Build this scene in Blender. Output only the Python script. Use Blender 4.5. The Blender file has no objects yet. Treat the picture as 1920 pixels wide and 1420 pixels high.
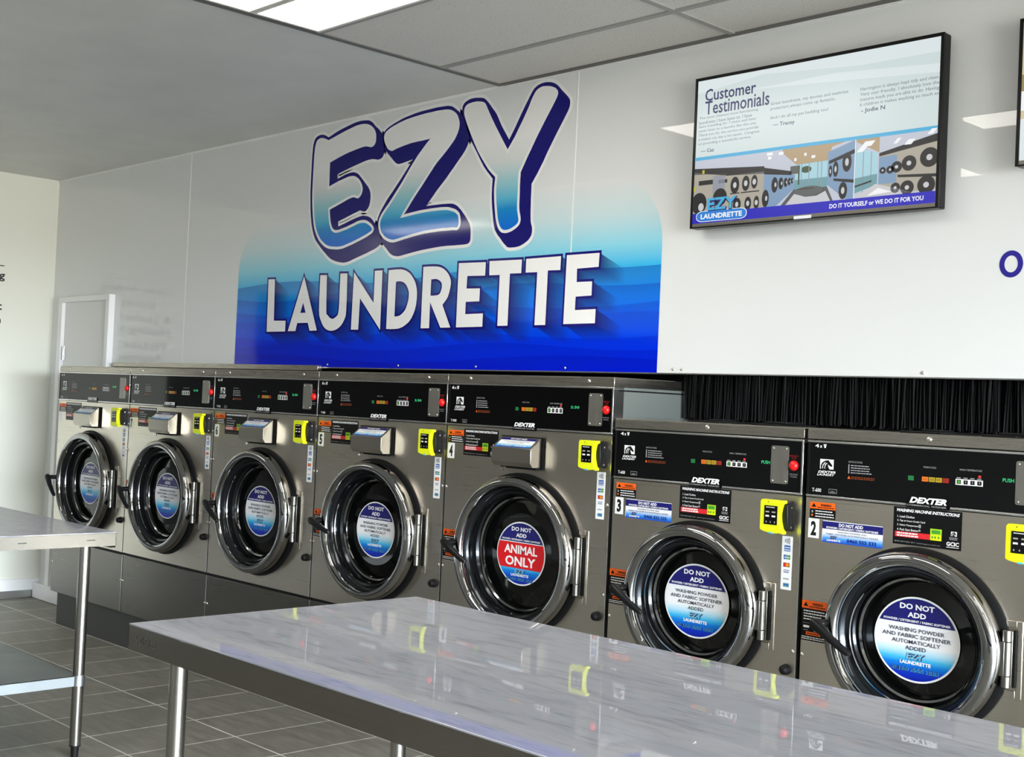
import bpy, bmesh, math, random
from mathutils import Vector, Euler
random.seed(7)
scene = bpy.context.scene
COL = scene.collection

# ------------------------------------------------------------------ camera
cam_d = bpy.data.cameras.new('camera'); cam = bpy.data.objects.new('camera', cam_d); COL.objects.link(cam)
cam_d.sensor_fit = 'HORIZONTAL'; cam_d.sensor_width = 36.0; cam_d.lens = 2403.06 / 1920 * 36.0
cam_d.clip_start = 0.05
cam.location = (7.2366, -3.3014, 1.3899)
cam.rotation_euler = (1.5914, -0.0446, 0.8034)
scene.camera = cam

# ------------------------------------------------------------------ world, exposure
scene.view_settings.view_transform = 'Standard'; scene.view_settings.look = 'None'
scene.view_settings.gamma = 1.0; scene.view_settings.use_curve_mapping = False
scene.view_settings.exposure = EXPOSURE = 0.0
LED = 9.4             # strength of the ceiling panels
DAY = 108.0           # strength of the overcast sky outside the shop windows
world = bpy.data.worlds.new('overcast_sky'); scene.world = world; world.use_nodes = True
wn = world.node_tree; bg = wn.nodes['Background']
tc = wn.nodes.new('ShaderNodeTexCoord'); sp = wn.nodes.new('ShaderNodeSeparateXYZ'); rp = wn.nodes.new('ShaderNodeValToRGB')
wn.links.new(tc.outputs['Generated'], sp.inputs[0]); wn.links.new(sp.outputs['Z'], rp.inputs[0]); wn.links.new(rp.outputs[0], bg.inputs[0])
rp.color_ramp.elements[0].position = 0.0; rp.color_ramp.elements[0].color = (0.16, 0.155, 0.14, 1)
rp.color_ramp.elements[1].position = 0.03; rp.color_ramp.elements[1].color = (0.80, 0.90, 1.0, 1)
bg.inputs[1].default_value = DAY

def area(name, loc, rot, sx, sy):
    l = bpy.data.lights.new(name, 'AREA'); l.shape = 'RECTANGLE'; l.size = sx; l.size_y = sy
    l.cycles.is_portal = True
    o = bpy.data.objects.new(name, l); COL.objects.link(o); o.location = loc; o.rotation_euler = rot
area('window_portal', (13.98, -2.9, 1.3), (0, math.pi / 2, 0), 2.5, 5.6)

# ------------------------------------------------------------------ dimensions (metres; washer fronts on y = 0)
XL, YW, ZW, ZC = -0.924, 0.348, 1.532, 2.73        # left wall, bulkhead face, its lower edge, ceiling
XR, YF = 14.0, -6.0
W9, W6 = 0.864, 0.7576
X6 = 5 * W9 + 0.008

# ------------------------------------------------------------------ materials
def lin(c):
    return tuple(((v / 255) / 12.92 if v / 255 <= 0.04045 else ((v / 255 + 0.055) / 1.055) ** 2.4) for v in c) + (1.0,)
MATS = {}
def mat(name, rgb, rough=0.5, metal=0.0, spec=0.5, emit=None, coat=0.0):
    m = bpy.data.materials.new(name); m.use_nodes = True; b = m.node_tree.nodes['Principled BSDF']
    b.inputs['Base Color'].default_value = lin(rgb); b.inputs['Roughness'].default_value = rough
    b.inputs['Metallic'].default_value = metal; b.inputs['Specular IOR Level'].default_value = spec
    b.inputs['Coat Weight'].default_value = coat
    if emit is not None:
        b.inputs['Emission Color'].default_value = lin(rgb); b.inputs['Emission Strength'].default_value = emit
        b.inputs['Base Color'].default_value = (0.01, 0.01, 0.01, 1)
    MATS[name] = m
    return m
def nodes(m): return m.node_tree, m.node_tree.nodes, m.node_tree.nodes['Principled BSDF']
def noise(nt, scale, map_scale=(1, 1, 1), detail=3, coord='Object', loc=(0, 0, 0)):
    t = nt.nodes.new('ShaderNodeTexCoord'); mp = nt.nodes.new('ShaderNodeMapping'); n = nt.nodes.new('ShaderNodeTexNoise')
    mp.inputs['Scale'].default_value = map_scale; mp.inputs['Location'].default_value = loc
    n.inputs['Scale'].default_value = scale; n.inputs['Detail'].default_value = detail
    nt.links.new(t.outputs[coord], mp.inputs[0]); nt.links.new(mp.outputs[0], n.inputs['Vector'])
    return n
def ramp(nt, src, stops, mode='LINEAR'):
    r = nt.nodes.new('ShaderNodeValToRGB'); cr = r.color_ramp; cr.interpolation = mode
    while len(cr.elements) < len(stops): cr.elements.new(0.5)
    for e, (p, c) in zip(cr.elements, stops):
        e.position = p; e.color = c if len(c) == 4 else tuple(c) + (1,)
    nt.links.new(src, r.inputs[0]); return r
def g(v): return (v, v, v, 1)
def bump(nt, b, src, strength, dist=0.001):
    bp = nt.nodes.new('ShaderNodeBump'); bp.inputs['Strength'].default_value = strength; bp.inputs['Distance'].default_value = dist
    nt.links.new(src, bp.inputs['Height']); nt.links.new(bp.outputs[0], b.inputs['Normal'])

def brushed(name, rgb, r0, r1, ms, aniso=0.4):
    m = mat(name, rgb, (r0 + r1) / 2, 1.0); nt, n, b = nodes(m)
    t = noise(nt, 1.0, ms, 4); r = ramp(nt, t.outputs[0], [(0.3, g(r0)), (0.7, g(r1))]); nt.links.new(r.outputs[0], b.inputs['Roughness'])
    c = lin(rgb); k = ramp(nt, t.outputs[0], [(0.25, tuple(v * 0.96 for v in c[:3])), (0.75, tuple(min(1, v * 1.03) for v in c[:3]))])
    nt.links.new(k.outputs[0], b.inputs['Base Color']); b.inputs['Anisotropic'].default_value = aniso
    if aniso:      # brushed sideways: reflections smear up and down
        tg = nt.nodes.new('ShaderNodeTangent'); tg.direction_type = 'RADIAL'; tg.axis = 'Z'; nt.links.new(tg.outputs[0], b.inputs['Tangent']); b.inputs['Anisotropic Rotation'].default_value = 0.25
    return m
brushed('steel_front', (204, 197, 185), 0.27, 0.32, (3, 60, 260), 0.75)
brushed('steel_cap', (180, 174, 164), 0.27, 0.28, (3, 3, 160), 0.0)
brushed('steel_dimmed', (112, 109, 102), 0.27, 0.32, (3, 3, 160), 0.75)  # front steel darkened; dim floor reflection on the lower panels put into the colour
mat('steel_hopper', (178, 172, 160), 0.3, 1.0)
mat('hinge_steel', (128, 126, 120), 0.32, 1.0)
brushed('steel_plate', (160, 158, 152), 0.42, 0.5, (120, 60, 4), 0.0)
brushed('steel_leg', (168, 166, 160), 0.2, 0.26, (200, 200, 2), 0.0)
brushed('steel_apron', (146, 142, 134), 0.24, 0.26, (2, 2, 160), 0.0)
brushed('galvanised', (152, 158, 160), 0.4, 0.5, (9, 9, 9), 0.0)
mat('cabinet_side', (112, 118, 114), 0.45, 0.35)
mat('chrome', (158, 158, 158), 0.06, 1.0)
mat('dark_chrome', (150, 152, 154), 0.1, 1.0)
mat('screw_metal', (225, 222, 214), 0.15, 1.0)
mat('bezel_black', (52, 55, 58), 0.13, 0.85, 0.4)
mat('door_glass', (6, 7, 7), 0.035, 0.0, 0.5)
mat('rubber', (14, 14, 14), 0.55, 0, 0.2)
mat('plastic_black', (17, 17, 18), 0.32, 0, 0.2)
mat('panel_black', (6, 6, 7), 0.05, 0.0, 0.25)
mat('trim_silver', (220, 220, 218), 0.25, 1.0)
mat('gap_black', (6, 6, 6), 0.8, 0, 0.2)
mat('reader_yellow', (226, 232, 20), 0.35)
mat('button_red', (214, 24, 24), 0.3)
mat('sticker_black', (16, 16, 17), 0.35, 0, 0.2)
mat('sticker_white', (236, 237, 238), 0.35)
mat('ink_white', (240, 240, 240), 0.4)
mat('ink_grey', (150, 150, 152), 0.4)
mat('ink_black', (16, 16, 18), 0.4)
mat('ink_slate', (52, 56, 78), 0.4)
mat('navy', (22, 22, 106), 0.3)
mat('orange', (240, 98, 20), 0.4)
mat('dim_orange', (120, 52, 18), 0.4)
mat('red_print', (214, 38, 46), 0.35)
mat('animal_red', (212, 20, 30), 0.3)
mat('lime', (176, 226, 40), 0.4)
mat('lime_dark', (70, 150, 40), 0.4)
mat('sq_green', (26, 110, 58), 0.4); mat('sq_orange', (232, 116, 32), 0.4); mat('sq_yellow', (172, 150, 36), 0.4); mat('sq_red', (150, 26, 24), 0.4)
mat('led_green', (60, 236, 150), 0.4, emit=0.9); mat('led_red', (255, 50, 40), 0.4, emit=1.5)
mat('screen_text', (220, 226, 200), 0.4, emit=0.6)
mat('card_blue', (40, 92, 176), 0.4); mat('card_teal', (88, 140, 150), 0.4); mat('card_amber', (226, 140, 40), 0.4); mat('card_grey', (140, 148, 162), 0.4)
mat('sky_blue', (84, 190, 232), 0.4)
mat('red_dim', (150, 20, 22), 0.4)
mat('door_white', (226, 227, 226), 0.45)
mat('frame_white', (240, 240, 240), 0.35)
mat('white_trim', (232, 233, 232), 0.4)
mat('alu', (176, 176, 174), 0.3, 0.9)
mat('sign_navy', (20, 16, 112), 0.07, 0, 0.3)
mat('sign_white', (242, 242, 242), 0.07, 0, 0.3)
mat('left_lettering', (18, 18, 20), 0.5)
mat('o_navy', (38, 32, 140), 0.25)
mat('halo_blue', (120, 190, 225), 0.3)
mat('plinth_paint', (58, 57, 53), 0.6)
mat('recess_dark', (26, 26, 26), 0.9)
mat('tv_black', (12, 12, 13), 0.3, 0, 0.2)
mat('tv_chin', (120, 116, 108), 0.3, 0.6)
mat('light_frame', (226, 222, 212), 0.4)
mat('tbar', (150, 149, 145), 0.5)
mat('tbar_dark', (104, 103, 100), 0.6)
m = mat('led_diffuser', (255, 250, 240), 0.5, emit=LED); MATS['led_diffuser'].node_tree.nodes['Principled BSDF'].inputs['Base Color'].default_value = (0.8, 0.8, 0.8, 1)

# glossy white cladding panels of the bulkhead
m = mat('wall_panel', (226, 228, 228), 0.006, 0, 0.52); nt, n, b = nodes(m)
m = mat('wall_left_paint', (232, 232, 220), 0.55); nt, n, b = nodes(m)
t = noise(nt, 160); bump(nt, b, t.outputs[0], 0.08, 0.0006)
mat('wall_far_paint', (190, 190, 186), 0.6)
mat('reflection_dark', (64, 62, 59), 0.5)  # added dark zones on unseen walls, to darken what the steel reflects
m = mat('ceiling_plaster', (214, 214, 210), 0.5); nt, n, b = nodes(m)
t = noise(nt, 3, (1, 1, 1), 3); r = ramp(nt, t.outputs[0], [(0.3, lin((206, 206, 203))), (0.7, lin((216, 216, 212)))]); nt.links.new(r.outputs[0], b.inputs['Base Color'])
m = mat('ceiling_tile', (212, 209, 203), 0.85); nt, n, b = nodes(m)
t = noise(nt, 130, (1, 1, 1), 4); r = ramp(nt, t.outputs[0], [(0.27, lin((150, 142, 130))), (0.36, lin((204, 201, 195))), (0.8, lin((216, 213, 208)))])
nt.links.new(r.outputs[0], b.inputs['Base Color']); bump(nt, b, t.outputs[0], 0.3, 0.001)
# floor tiles
m = mat('floor_tile', (80, 79, 75), 0.34, 0, 0.3); nt, n, b = nodes(m)
tcn = nt.nodes.new('ShaderNodeTexCoord'); mp = nt.nodes.new('ShaderNodeMapping'); br = nt.nodes.new('ShaderNodeTexBrick')
mp.inputs['Location'].default_value = (-1.142 + 0.322 * 20, 0.445 + 0.47 * 20, 0)
nt.links.new(tcn.outputs['Object'], mp.inputs[0]); nt.links.new(mp.outputs[0], br.inputs['Vector'])
br.offset = 0.0; br.inputs['Scale'].default_value = 1; br.inputs['Brick Width'].default_value = 0.322; br.inputs['Row Height'].default_value = 0.47
br.inputs['Mortar Size'].default_value = 0.0038; br.inputs['Mortar Smooth'].default_value = 0.1
br.inputs['Color1'].default_value = lin((128, 124, 115)); br.inputs['Color2'].default_value = lin((146, 142, 132)); br.inputs['Mortar'].default_value = lin((222, 219, 208))
t = noise(nt, 5, (1.2, 7, 1), 6); r = ramp(nt, t.outputs[0], [(0.25, g(0.62)), (0.78, g(1.16))])
mx = nt.nodes.new('ShaderNodeMix'); mx.data_type = 'RGBA'; mx.blend_type = 'MULTIPLY'; mx.inputs['Factor'].default_value = 1
nt.links.new(br.outputs['Color'], mx.inputs['A']); nt.links.new(r.outputs[0], mx.inputs['B']); nt.links.new(mx.outputs['Result'], b.inputs['Base Color'])
r2 = ramp(nt, t.outputs[0], [(0.2, g(0.36)), (0.8, g(0.55))]); nt.links.new(r2.outputs[0], b.inputs['Roughness'])
# worn stainless worktop: mirror steel under a web of fine scratches
m = mat('steel_top', (205, 205, 205), 0.2, 1.0); nt, n, b = nodes(m)
t1 = noise(nt, 1.0, (14, 200, 1), 7); t2 = noise(nt, 1.0, (7, 30, 1), 8, loc=(3, 8, 0))
ad = nt.nodes.new('ShaderNodeMath'); ad.operation = 'ADD'; nt.links.new(t1.outputs[0], ad.inputs[0]); nt.links.new(t2.outputs[0], ad.inputs[1])
r = ramp(nt, ad.outputs[0], [(0.75, g(0.010)), (1.25, g(0.016))]); nt.links.new(r.outputs[0], b.inputs['Roughness'])
d = nt.nodes.new('ShaderNodeBsdfPrincipled'); d.inputs['Metallic'].default_value = 0.0; d.inputs['Roughness'].default_value = 0.55; d.inputs['Specular IOR Level'].default_value = 0.1
d.inputs['Base Color'].default_value = lin((160, 162, 171))
fr = ramp(nt, ad.outputs[0], [(0.72, g(0.52)), (1.28, g(0.70))]); ms = nt.nodes.new('ShaderNodeMixShader')
nt.links.new(fr.outputs[0], ms.inputs[0]); nt.links.new(b.outputs[0], ms.inputs[1]); nt.links.new(d.outputs[0], ms.inputs[2])
nt.links.new(ms.outputs[0], n['Material Output'].inputs['Surface'])

def stops(*a): return [(p, lin(c)) for p, c in a]
def zramp(name, z0, z1, st, rough=0.07, wave=0.0, slope=0.0):
    """printed colour that runs with height, with wave bands"""
    m = mat(name, (255, 255, 255), rough, 0, 0.3); nt, n, b = nodes(m)
    tcn = nt.nodes.new('ShaderNodeTexCoord'); s = nt.nodes.new('ShaderNodeSeparateXYZ'); nt.links.new(tcn.outputs['Object'], s.inputs[0])
    h = s.outputs['Z']
    def math_(op, a, v):
        q = nt.nodes.new('ShaderNodeMath'); q.operation = op
        for i, x in enumerate((a, v)):
            if isinstance(x, (int, float)): q.inputs[i].default_value = x
            else: nt.links.new(x, q.inputs[i])
        return q.outputs[0]
    if slope: h = math_('SUBTRACT', h, math_('MULTIPLY', s.outputs['X'], slope))
    mr = nt.nodes.new('ShaderNodeMapRange'); mr.inputs[1].default_value = z0; mr.inputs[2].default_value = z1
    nt.links.new(h, mr.inputs[0]); r = ramp(nt, mr.outputs[0], st); col = r.outputs[0]
    if wave:
        for i, (freq, ph, base, amp, dk) in enumerate(WAVES):
            sn = math_('SINE', math_('ADD', math_('MULTIPLY', s.outputs['X'], freq), ph), 0)
            edge = math_('ADD', math_('MULTIPLY', sn, amp), base)
            below = math_('LESS_THAN', s.outputs['Z'], edge)
            # fades out away from the crest
            fade = math_('SUBTRACT', 1.0, math_('MINIMUM', 1.0, math_('MULTIPLY', math_('SUBTRACT', edge, s.outputs['Z']), 9.0)))
            f = math_('MULTIPLY', math_('MULTIPLY', below, fade), dk)
            mx = nt.nodes.new('ShaderNodeMix'); mx.data_type = 'RGBA'; mx.blend_type = 'MULTIPLY'; nt.links.new(f, mx.inputs['Factor'])
            nt.links.new(col, mx.inputs['A']); mx.inputs['B'].default_value = (0.2, 0.42, 0.72, 1); col = mx.outputs['Result']
        # long printed letter shadow, stored per corner
        at = nt.nodes.new('ShaderNodeAttribute'); at.attribute_name = 'shade'
        mx = nt.nodes.new('ShaderNodeMix'); mx.data_type = 'RGBA'; nt.links.new(at.outputs['Fac'], mx.inputs['Factor'])
        nt.links.new(col, mx.inputs['A']); mx.inputs['B'].default_value = lin((18, 26, 104)); col = mx.outputs['Result']
    nt.links.new(col, b.inputs['Base Color']); return m
WAVES = [(4.1, 0.6, 1.945, 0.016, 0.9), (5.3, 2.0, 1.875, 0.014, 0.7), (3.4, 4.4, 1.80, 0.02, 0.6), (4.7, 1.2, 1.745, 0.015, 0.5), (3.1, 5.2, 1.68, 0.02, 0.5), (4.2, 0.2, 1.63, 0.016, 0.55), (2.9, 3.3, 1.575, 0.018, 0.6)]
zramp('ocean', 1.53, 2.27, stops((0, (0, 26, 214)), (0.16, (0, 54, 232)), (0.30, (0, 100, 240)), (0.44, (0, 140, 236)), (0.55, (60, 182, 234)), (0.66, (140, 212, 232)), (0.82, (202, 224, 228)), (1, (226, 228, 228))), wave=1)
zramp('letter_fade', 2.04, 2.50, stops((0, (0, 92, 216)), (0.22, (0, 112, 214)), (0.36, (20, 138, 205)), (0.45, (90, 182, 214)), (0.62, (160, 206, 214)), (0.8, (222, 226, 226)), (1, (240, 240, 240))), slope=0.0)
zramp('disc_fade', -0.116, 0.0, stops((0, (8, 20, 140)), (0.22, (4, 50, 190)), (0.42, (10, 124, 214)), (0.55, (70, 186, 232)), (0.72, (190, 224, 240)), (0.86, (236, 237, 240))), rough=0.3)
zramp('label_fade', 0.0, 0.036, stops((0, (10, 60, 190)), (0.35, (70, 150, 226)), (0.8, (236, 238, 242))), rough=0.35)

# ------------------------------------------------------------------ mesh helpers
class MB:
    """collects faces of one part; build() links it as one mesh object"""
    def __init__(s): s.v = []; s.f = []; s.m = []; s.mats = []; s.shade = {}
    def mi(s, name):
        if name not in s.mats: s.mats.append(name)
        return s.mats.index(name)
    def add(s, vs, fs, mt):
        o = len(s.v); k = s.mi(mt); s.v += [tuple(v) for v in vs]
        for f in fs: s.f.append([i + o for i in f]); s.m.append(k)
        return o
    def box(s, x0, x1, y0, y1, z0, z1, mt, skip=''):
        vs = [(x, y, z) for x in (x0, x1) for y in (y0, y1) for z in (z0, z1)]
        fs = {'l': (0, 1, 3, 2), 'r': (4, 6, 7, 5), 'f': (0, 4, 5, 1), 'b': (2, 3, 7, 6), 'd': (0, 2, 6, 4), 'u': (1, 5, 7, 3)}
        s.add(vs, [f for k, f in fs.items() if k not in skip], mt); return s
    def prism(s, pts, ax, a0, a1, mt):
        """2-D outline pushed along an axis; ax = 'x': pts are (y, z); 'y': (x, z); 'z': (x, y)"""
        n = len(pts)
        def p(q, a): return {'x': (a, q[0], q[1]), 'y': (q[0], a, q[1]), 'z': (q[0], q[1], a)}[ax]
        s.add([p(q, a0) for q in pts] + [p(q, a1) for q in pts],
              [list(range(n))[::-1], list(range(n, 2 * n))] + [(i, (i + 1) % n, n + (i + 1) % n, n + i) for i in range(n)], mt); return s
    def cyl(s, c, r, ax, a0, a1, mt, n=20, r1=None):
        r1 = r if r1 is None else r1
        ring = [(math.cos(2 * math.pi * i / n), math.sin(2 * math.pi * i / n)) for i in range(n)]
        def p(q, a, rr): 
            u, w = c[0] + q[0] * rr, c[1] + q[1] * rr
            return {'x': (a, u, w), 'y': (u, a, w), 'z': (u, w, a)}[ax]
        s.add([p(q, a0, r) for q in ring] + [p(q, a1, r1) for q in ring],
              [list(range(n))[::-1], list(range(n, 2 * n))] + [(i, (i + 1) % n, n + (i + 1) % n, n + i) for i in range(n)], mt); return s
    def lathe(s, cx, cz, prof, mt, n=72, close=False):
        """profile of (radius, y) turned about the door axis"""
        vs = []; fs = []; k = len(prof)
        for i in range(n):
            a = 2 * math.pi * i / n
            vs += [(cx + r * math.cos(a), y, cz + r * math.sin(a)) for r, y in prof]
        for i in range(n):
            j = (i + 1) % n
            for q in range(k if close else k - 1):
                q2 = (q + 1) % k; fs.append((i * k + q, i * k + q2, j * k + q2, j * k + q))
        s.add(vs, fs, mt); return s
    def dome(s, c, r, ax_y, depth, mt, n=14, k=4):
        """rounded screw or knob head standing out towards -y"""
        prof = [(r * math.cos(math.pi / 2 * i / k), ax_y - depth * math.sin(math.pi / 2 * i / k)) for i in range(k)]
        s.lathe(c[0], c[1], prof, mt, n); o = s.add([(c[0] + prof[-1][0] * math.cos(2 * math.pi * i / n), prof[-1][1], c[1] + prof[-1][0] * math.sin(2 * math.pi * i / n)) for i in range(n)] + [(c[0], ax_y - depth, c[1])], [(i, (i + 1) % n, n) for i in range(n)], mt); return s
    def tube(s, path, r, mt, n=12, taper=None):
        path = [Vector(p) for p in path]; rings = []
        for i, p in enumerate(path):
            d = (path[min(i + 1, len(path) - 1)] - path[max(i - 1, 0)]).normalized()
            u = d.cross(Vector((0, 0, 1)) if abs(d.z) < .9 else Vector((1, 0, 0))).normalized(); w = d.cross(u)
            rr = r if taper is None else taper[i]
            rings.append([p + (u * math.cos(2 * math.pi * q / n) + w * math.sin(2 * math.pi * q / n)) * rr for q in range(n)])
        vs = [v for R_ in rings for v in R_]; fs = [list(range(n))[::-1], list(range((len(path) - 1) * n, len(path) * n))]
        for i in range(len(path) - 1):
            for q in range(n): fs.append((i * n + q, i * n + (q + 1) % n, (i + 1) * n + (q + 1) % n, (i + 1) * n + q))
        s.add(vs, fs, mt); return s
    def mesh(s, name, smooth=True, ang=35):
        me = bpy.data.meshes.new(name); me.from_pydata(s.v, [], s.f)
        for k in s.mats: me.materials.append(MATS[k])
        me.polygons.foreach_set('material_index', s.m)
        if s.shade:
            at = me.attributes.new('shade', 'FLOAT', 'POINT'); at.data.foreach_set('value', [s.shade.get(i, 0.0) for i in range(len(s.v))])
        me.update()
        if smooth:
            me.polygons.foreach_set('use_smooth', [True] * len(me.polygons)); me.set_sharp_from_angle(angle=math.radians(ang))
        return me
    def build(s, name, parent=None, loc=(0, 0, 0), bevel=0, smooth=True, ang=35):
        return link(name, s.mesh(name, smooth, ang), parent, loc, bevel)
def link(name, me, parent=None, loc=(0, 0, 0), bevel=0):
    o = bpy.data.objects.new(name, me); COL.objects.link(o); o.location = loc
    if parent: o.parent = parent
    if bevel:
        b = o.modifiers.new('bevel', 'BEVEL'); b.width = bevel; b.segments = 2; b.limit_method = 'ANGLE'; b.angle_limit = math.radians(50)
    return o
def empty(name, loc=(0, 0, 0), parent=None):
    o = bpy.data.objects.new(name, None); o.empty_display_size = 0.1; COL.objects.link(o); o.location = loc
    if parent: o.parent = parent
    return o
def tag(o, label=None, cat=None, group=None, kind=None):
    for k, v in (('label', label), ('category', cat), ('group', group), ('kind', kind)):
        if v: o[k] = v
    return o
def struct(name, mb, **k):
    o = mb.build(name, **k); o['kind'] = 'structure'; return o

# ---- printing: flat shapes laid on a surface, each layer a hair above the last
TEXT = {}
def text_shape(body, bold=0.0, shear=0.0, res=2):
    key = (body, bold, shear, res)
    if key not in TEXT:
        c = bpy.data.curves.new('lettering', 'FONT'); c.body = body; c.size = 1.0; c.offset = bold; c.shear = shear; c.resolution_u = res
        o = bpy.data.objects.new('lettering', c); COL.objects.link(o); bpy.context.view_layer.update()
        ev = o.evaluated_get(bpy.context.evaluated_depsgraph_get()); me = ev.to_mesh()
        vs = [(v.co.x, v.co.y) for v in me.vertices]; fs = [tuple(p.vertices) for p in me.polygons]; ev.to_mesh_clear()
        bpy.data.objects.remove(o); bpy.data.curves.remove(c)
        x0 = min(v[0] for v in vs); x1 = max(v[0] for v in vs); y0 = min(v[1] for v in vs); y1 = max(v[1] for v in vs)
        TEXT[key] = ([((x - x0) / (x1 - x0), (y - y0) / (y1 - y0)) for x, y in vs], fs, (x1 - x0) / (y1 - y0))
    return TEXT[key]
class Print:
    """draws in (u, w) metres on a plane with origin O, axes U and W, normal N"""
    def __init__(s, mb, O=(0, 0, 0), U=(1, 0, 0), W=(0, 0, 1), N=(0, -1, 0), step=0.0004):
        s.mb = mb; s.O = Vector(O); s.U = Vector(U); s.W = Vector(W); s.N = Vector(N); s.step = step
    def p(s, u, w, l): return s.O + s.U * u + s.W * w + s.N * (l * s.step)
    def poly(s, pts, mt, l=1): s.mb.add([s.p(u, w, l) for u, w in pts], [list(range(len(pts)))], mt)
    def rect(s, u0, u1, w0, w1, mt, l=1): s.poly([(u0, w0), (u1, w0), (u1, w1), (u0, w1)], mt, l)
    def round_rect(s, u0, u1, w0, w1, r, mt, l=1, n=5):
        pts = []
        for cx, cy, a0 in ((u1 - r, w0 + r, -90), (u1 - r, w1 - r, 0), (u0 + r, w1 - r, 90), (u0 + r, w0 + r, 180)):
            pts += [(cx + r * math.cos(math.radians(a0 + 90 * i / n)), cy + r * math.sin(math.radians(a0 + 90 * i / n))) for i in range(n + 1)]
        s.poly(pts, mt, l)
    def oval(s, u, w, ru, rw, mt, l=1, n=28, a0=0, a1=360):
        s.poly([(u + ru * math.cos(math.radians(a0 + (a1 - a0) * i / n)), w + rw * math.sin(math.radians(a0 + (a1 - a0) * i / n))) for i in range(n + (a1 - a0 != 360))], mt, l)
    def text(s, body, u0, u1, w0, w1, mt, l=2, bold=0.0, shear=0.0, res=2):
        vs, fs, _ = text_shape(body, bold, shear, res)
        s.mb.add([s.p(u0 + (u1 - u0) * x, w0 + (w1 - w0) * y, l) for x, y in vs], fs, mt)
    def ctext(s, body, u, w, width, h, mt, l=2, bold=0.0, shear=0.0, res=2):
        s.text(body, u - width / 2, u + width / 2, w - h / 2, w + h / 2, mt, l, bold, shear, res)
    def stroke(s, pts, hw, mt, l=1, closed=True):
        """an even band along a line, mitred at the corners"""
        P_ = [Vector(p) for p in pts]; P_ = [p for i, p in enumerate(P_) if i == 0 or (p - P_[i - 1]).length > 1e-6]
        if closed and (P_[0] - P_[-1]).length < 1e-6: P_.pop()
        N = len(P_); L_, R_ = [], []
        for i, p in enumerate(P_):
            d0 = (p - P_[i - 1]) if (closed or i) else (P_[1] - p); d1 = (P_[(i + 1) % N] - p) if (closed or i < N - 1) else d0
            n0 = Vector((-d0.y, d0.x)).normalized(); n1 = Vector((-d1.y, d1.x)).normalized(); m_ = n0 + n1
            m_ = n0 if m_.length < 1e-3 else m_.normalized() / max(.5, m_.normalized().dot(n1))
            L_.append(s.p(p.x + m_.x * hw, p.y + m_.y * hw, l)); R_.append(s.p(p.x - m_.x * hw, p.y - m_.y * hw, l))
        s.mb.add(L_ + R_, [(i, (i + 1) % N, N + (i + 1) % N, N + i) for i in range(N if closed else N - 1)], mt)
    def holed(s, outer, holes, mt, l=1):
        """outline with holes, filled by the curve filler"""
        c = bpy.data.curves.new('outline', 'CURVE'); c.dimensions = '2D'; c.fill_mode = 'BOTH'
        for pts in [outer] + holes:
            sp_ = c.splines.new('POLY'); sp_.points.add(len(pts) - 1); sp_.use_cyclic_u = True
            for q, (x, y) in zip(sp_.points, pts): q.co = (x, y, 0, 1)
        o = bpy.data.objects.new('outline', c); COL.objects.link(o); bpy.context.view_layer.update()
        ev = o.evaluated_get(bpy.context.evaluated_depsgraph_get()); me = ev.to_mesh()
        s.mb.add([s.p(v.co.x, v.co.y, l) for v in me.vertices], [tuple(f.vertices) for f in me.polygons], mt)
        ev.to_mesh_clear(); bpy.data.objects.remove(o); bpy.data.curves.remove(c)
    def lines(s, u0, u1, w1, n, pitch, h, mt, l=2, seed=1, ragged=0.25):
        """rows of print too small to read"""
        rnd = random.Random(seed)
        for i in range(n):
            x = u0; end = u1 - (u1 - u0) * rnd.random() * ragged
            while x < end:
                wd = (u1 - u0) * (0.06 + 0.1 * rnd.random()); s.rect(x, min(end, x + wd), w1 - i * pitch - h, w1 - i * pitch, mt, l); x += wd + (u1 - u0) * 0.022

# ------------------------------------------------------------------ the room
b = MB(); b.box(XL - .1, XR, YF, 1.5, -.1, 0, 'floor_tile'); struct('floor', b)
b = MB()
b.box(XL - .1, 3.31, YF, YW + .1, ZC, ZC + .1, 'ceiling_plaster'); b.box(3.31, XR, YF, YW + .1, ZC, ZC + .1, 'ceiling_tile')
struct('ceiling', b)
b = MB(); b.box(XL - .1, XL, -1.2, YW + .1, 0, ZC, 'wall_left_paint'); b.box(XL - .1, XL, YF, -1.2, 2.15, ZC, 'wall_left_paint'); b.box(XL - .1, XL, YF, -1.2, 0, 2.15, 'reflection_dark'); struct('wall_left', b)  # lower far stretch: unseen dark zone, added to dim the washers' reflections
b = MB(); b.box(XL, 0.0, YW, YW + .1, 0, ZC, 'wall_panel'); b.box(0.0, XR, YW, YW + .1, ZW, ZC, 'wall_panel')
wall = struct('wall_back', b)
for x in (0.772, 3.75):                                     # joints of the cladding sheets
    b = MB(); b.box(-.003, .003, -.0011, .0, 2.0, ZC - .002, 'frame_white'); b.box(-.003, .003, -.0004, .0, ZW, 2.0, 'frame_white'); o = b.build('joint_strip', wall, (x, YW, 0))
b = MB(); b.box(XL, XR, YW - .006, YW, ZC - .012, ZC, 'frame_white'); b.build('edge_bead', wall)
b = MB(); b.box(0.0, XR, YW - .003, YW + .1, ZW - .004, ZW, 'alu'); b.build('edge_trim', wall)
SCREW = MB(); SCREW.dome((0, 0), .006, 0, .004, 'screw_metal'); screw_me = SCREW.mesh('screw')
for x in (2.158, 2.70, 3.222, 3.745, 4.287, 4.327, 5.268): link('screw', screw_me, wall, (x, YW, ZW + .013))
b = MB(); b.box(0.0, XR, 1.4, 1.5, 0, ZW, 'recess_dark'); b.box(0, .02, YW + .1, 1.4, 0, ZW, 'recess_dark'); b.box(0, XR, YW + .1, 1.5, ZW, ZW + .05, 'recess_dark'); struct('wall_recess', b)
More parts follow.
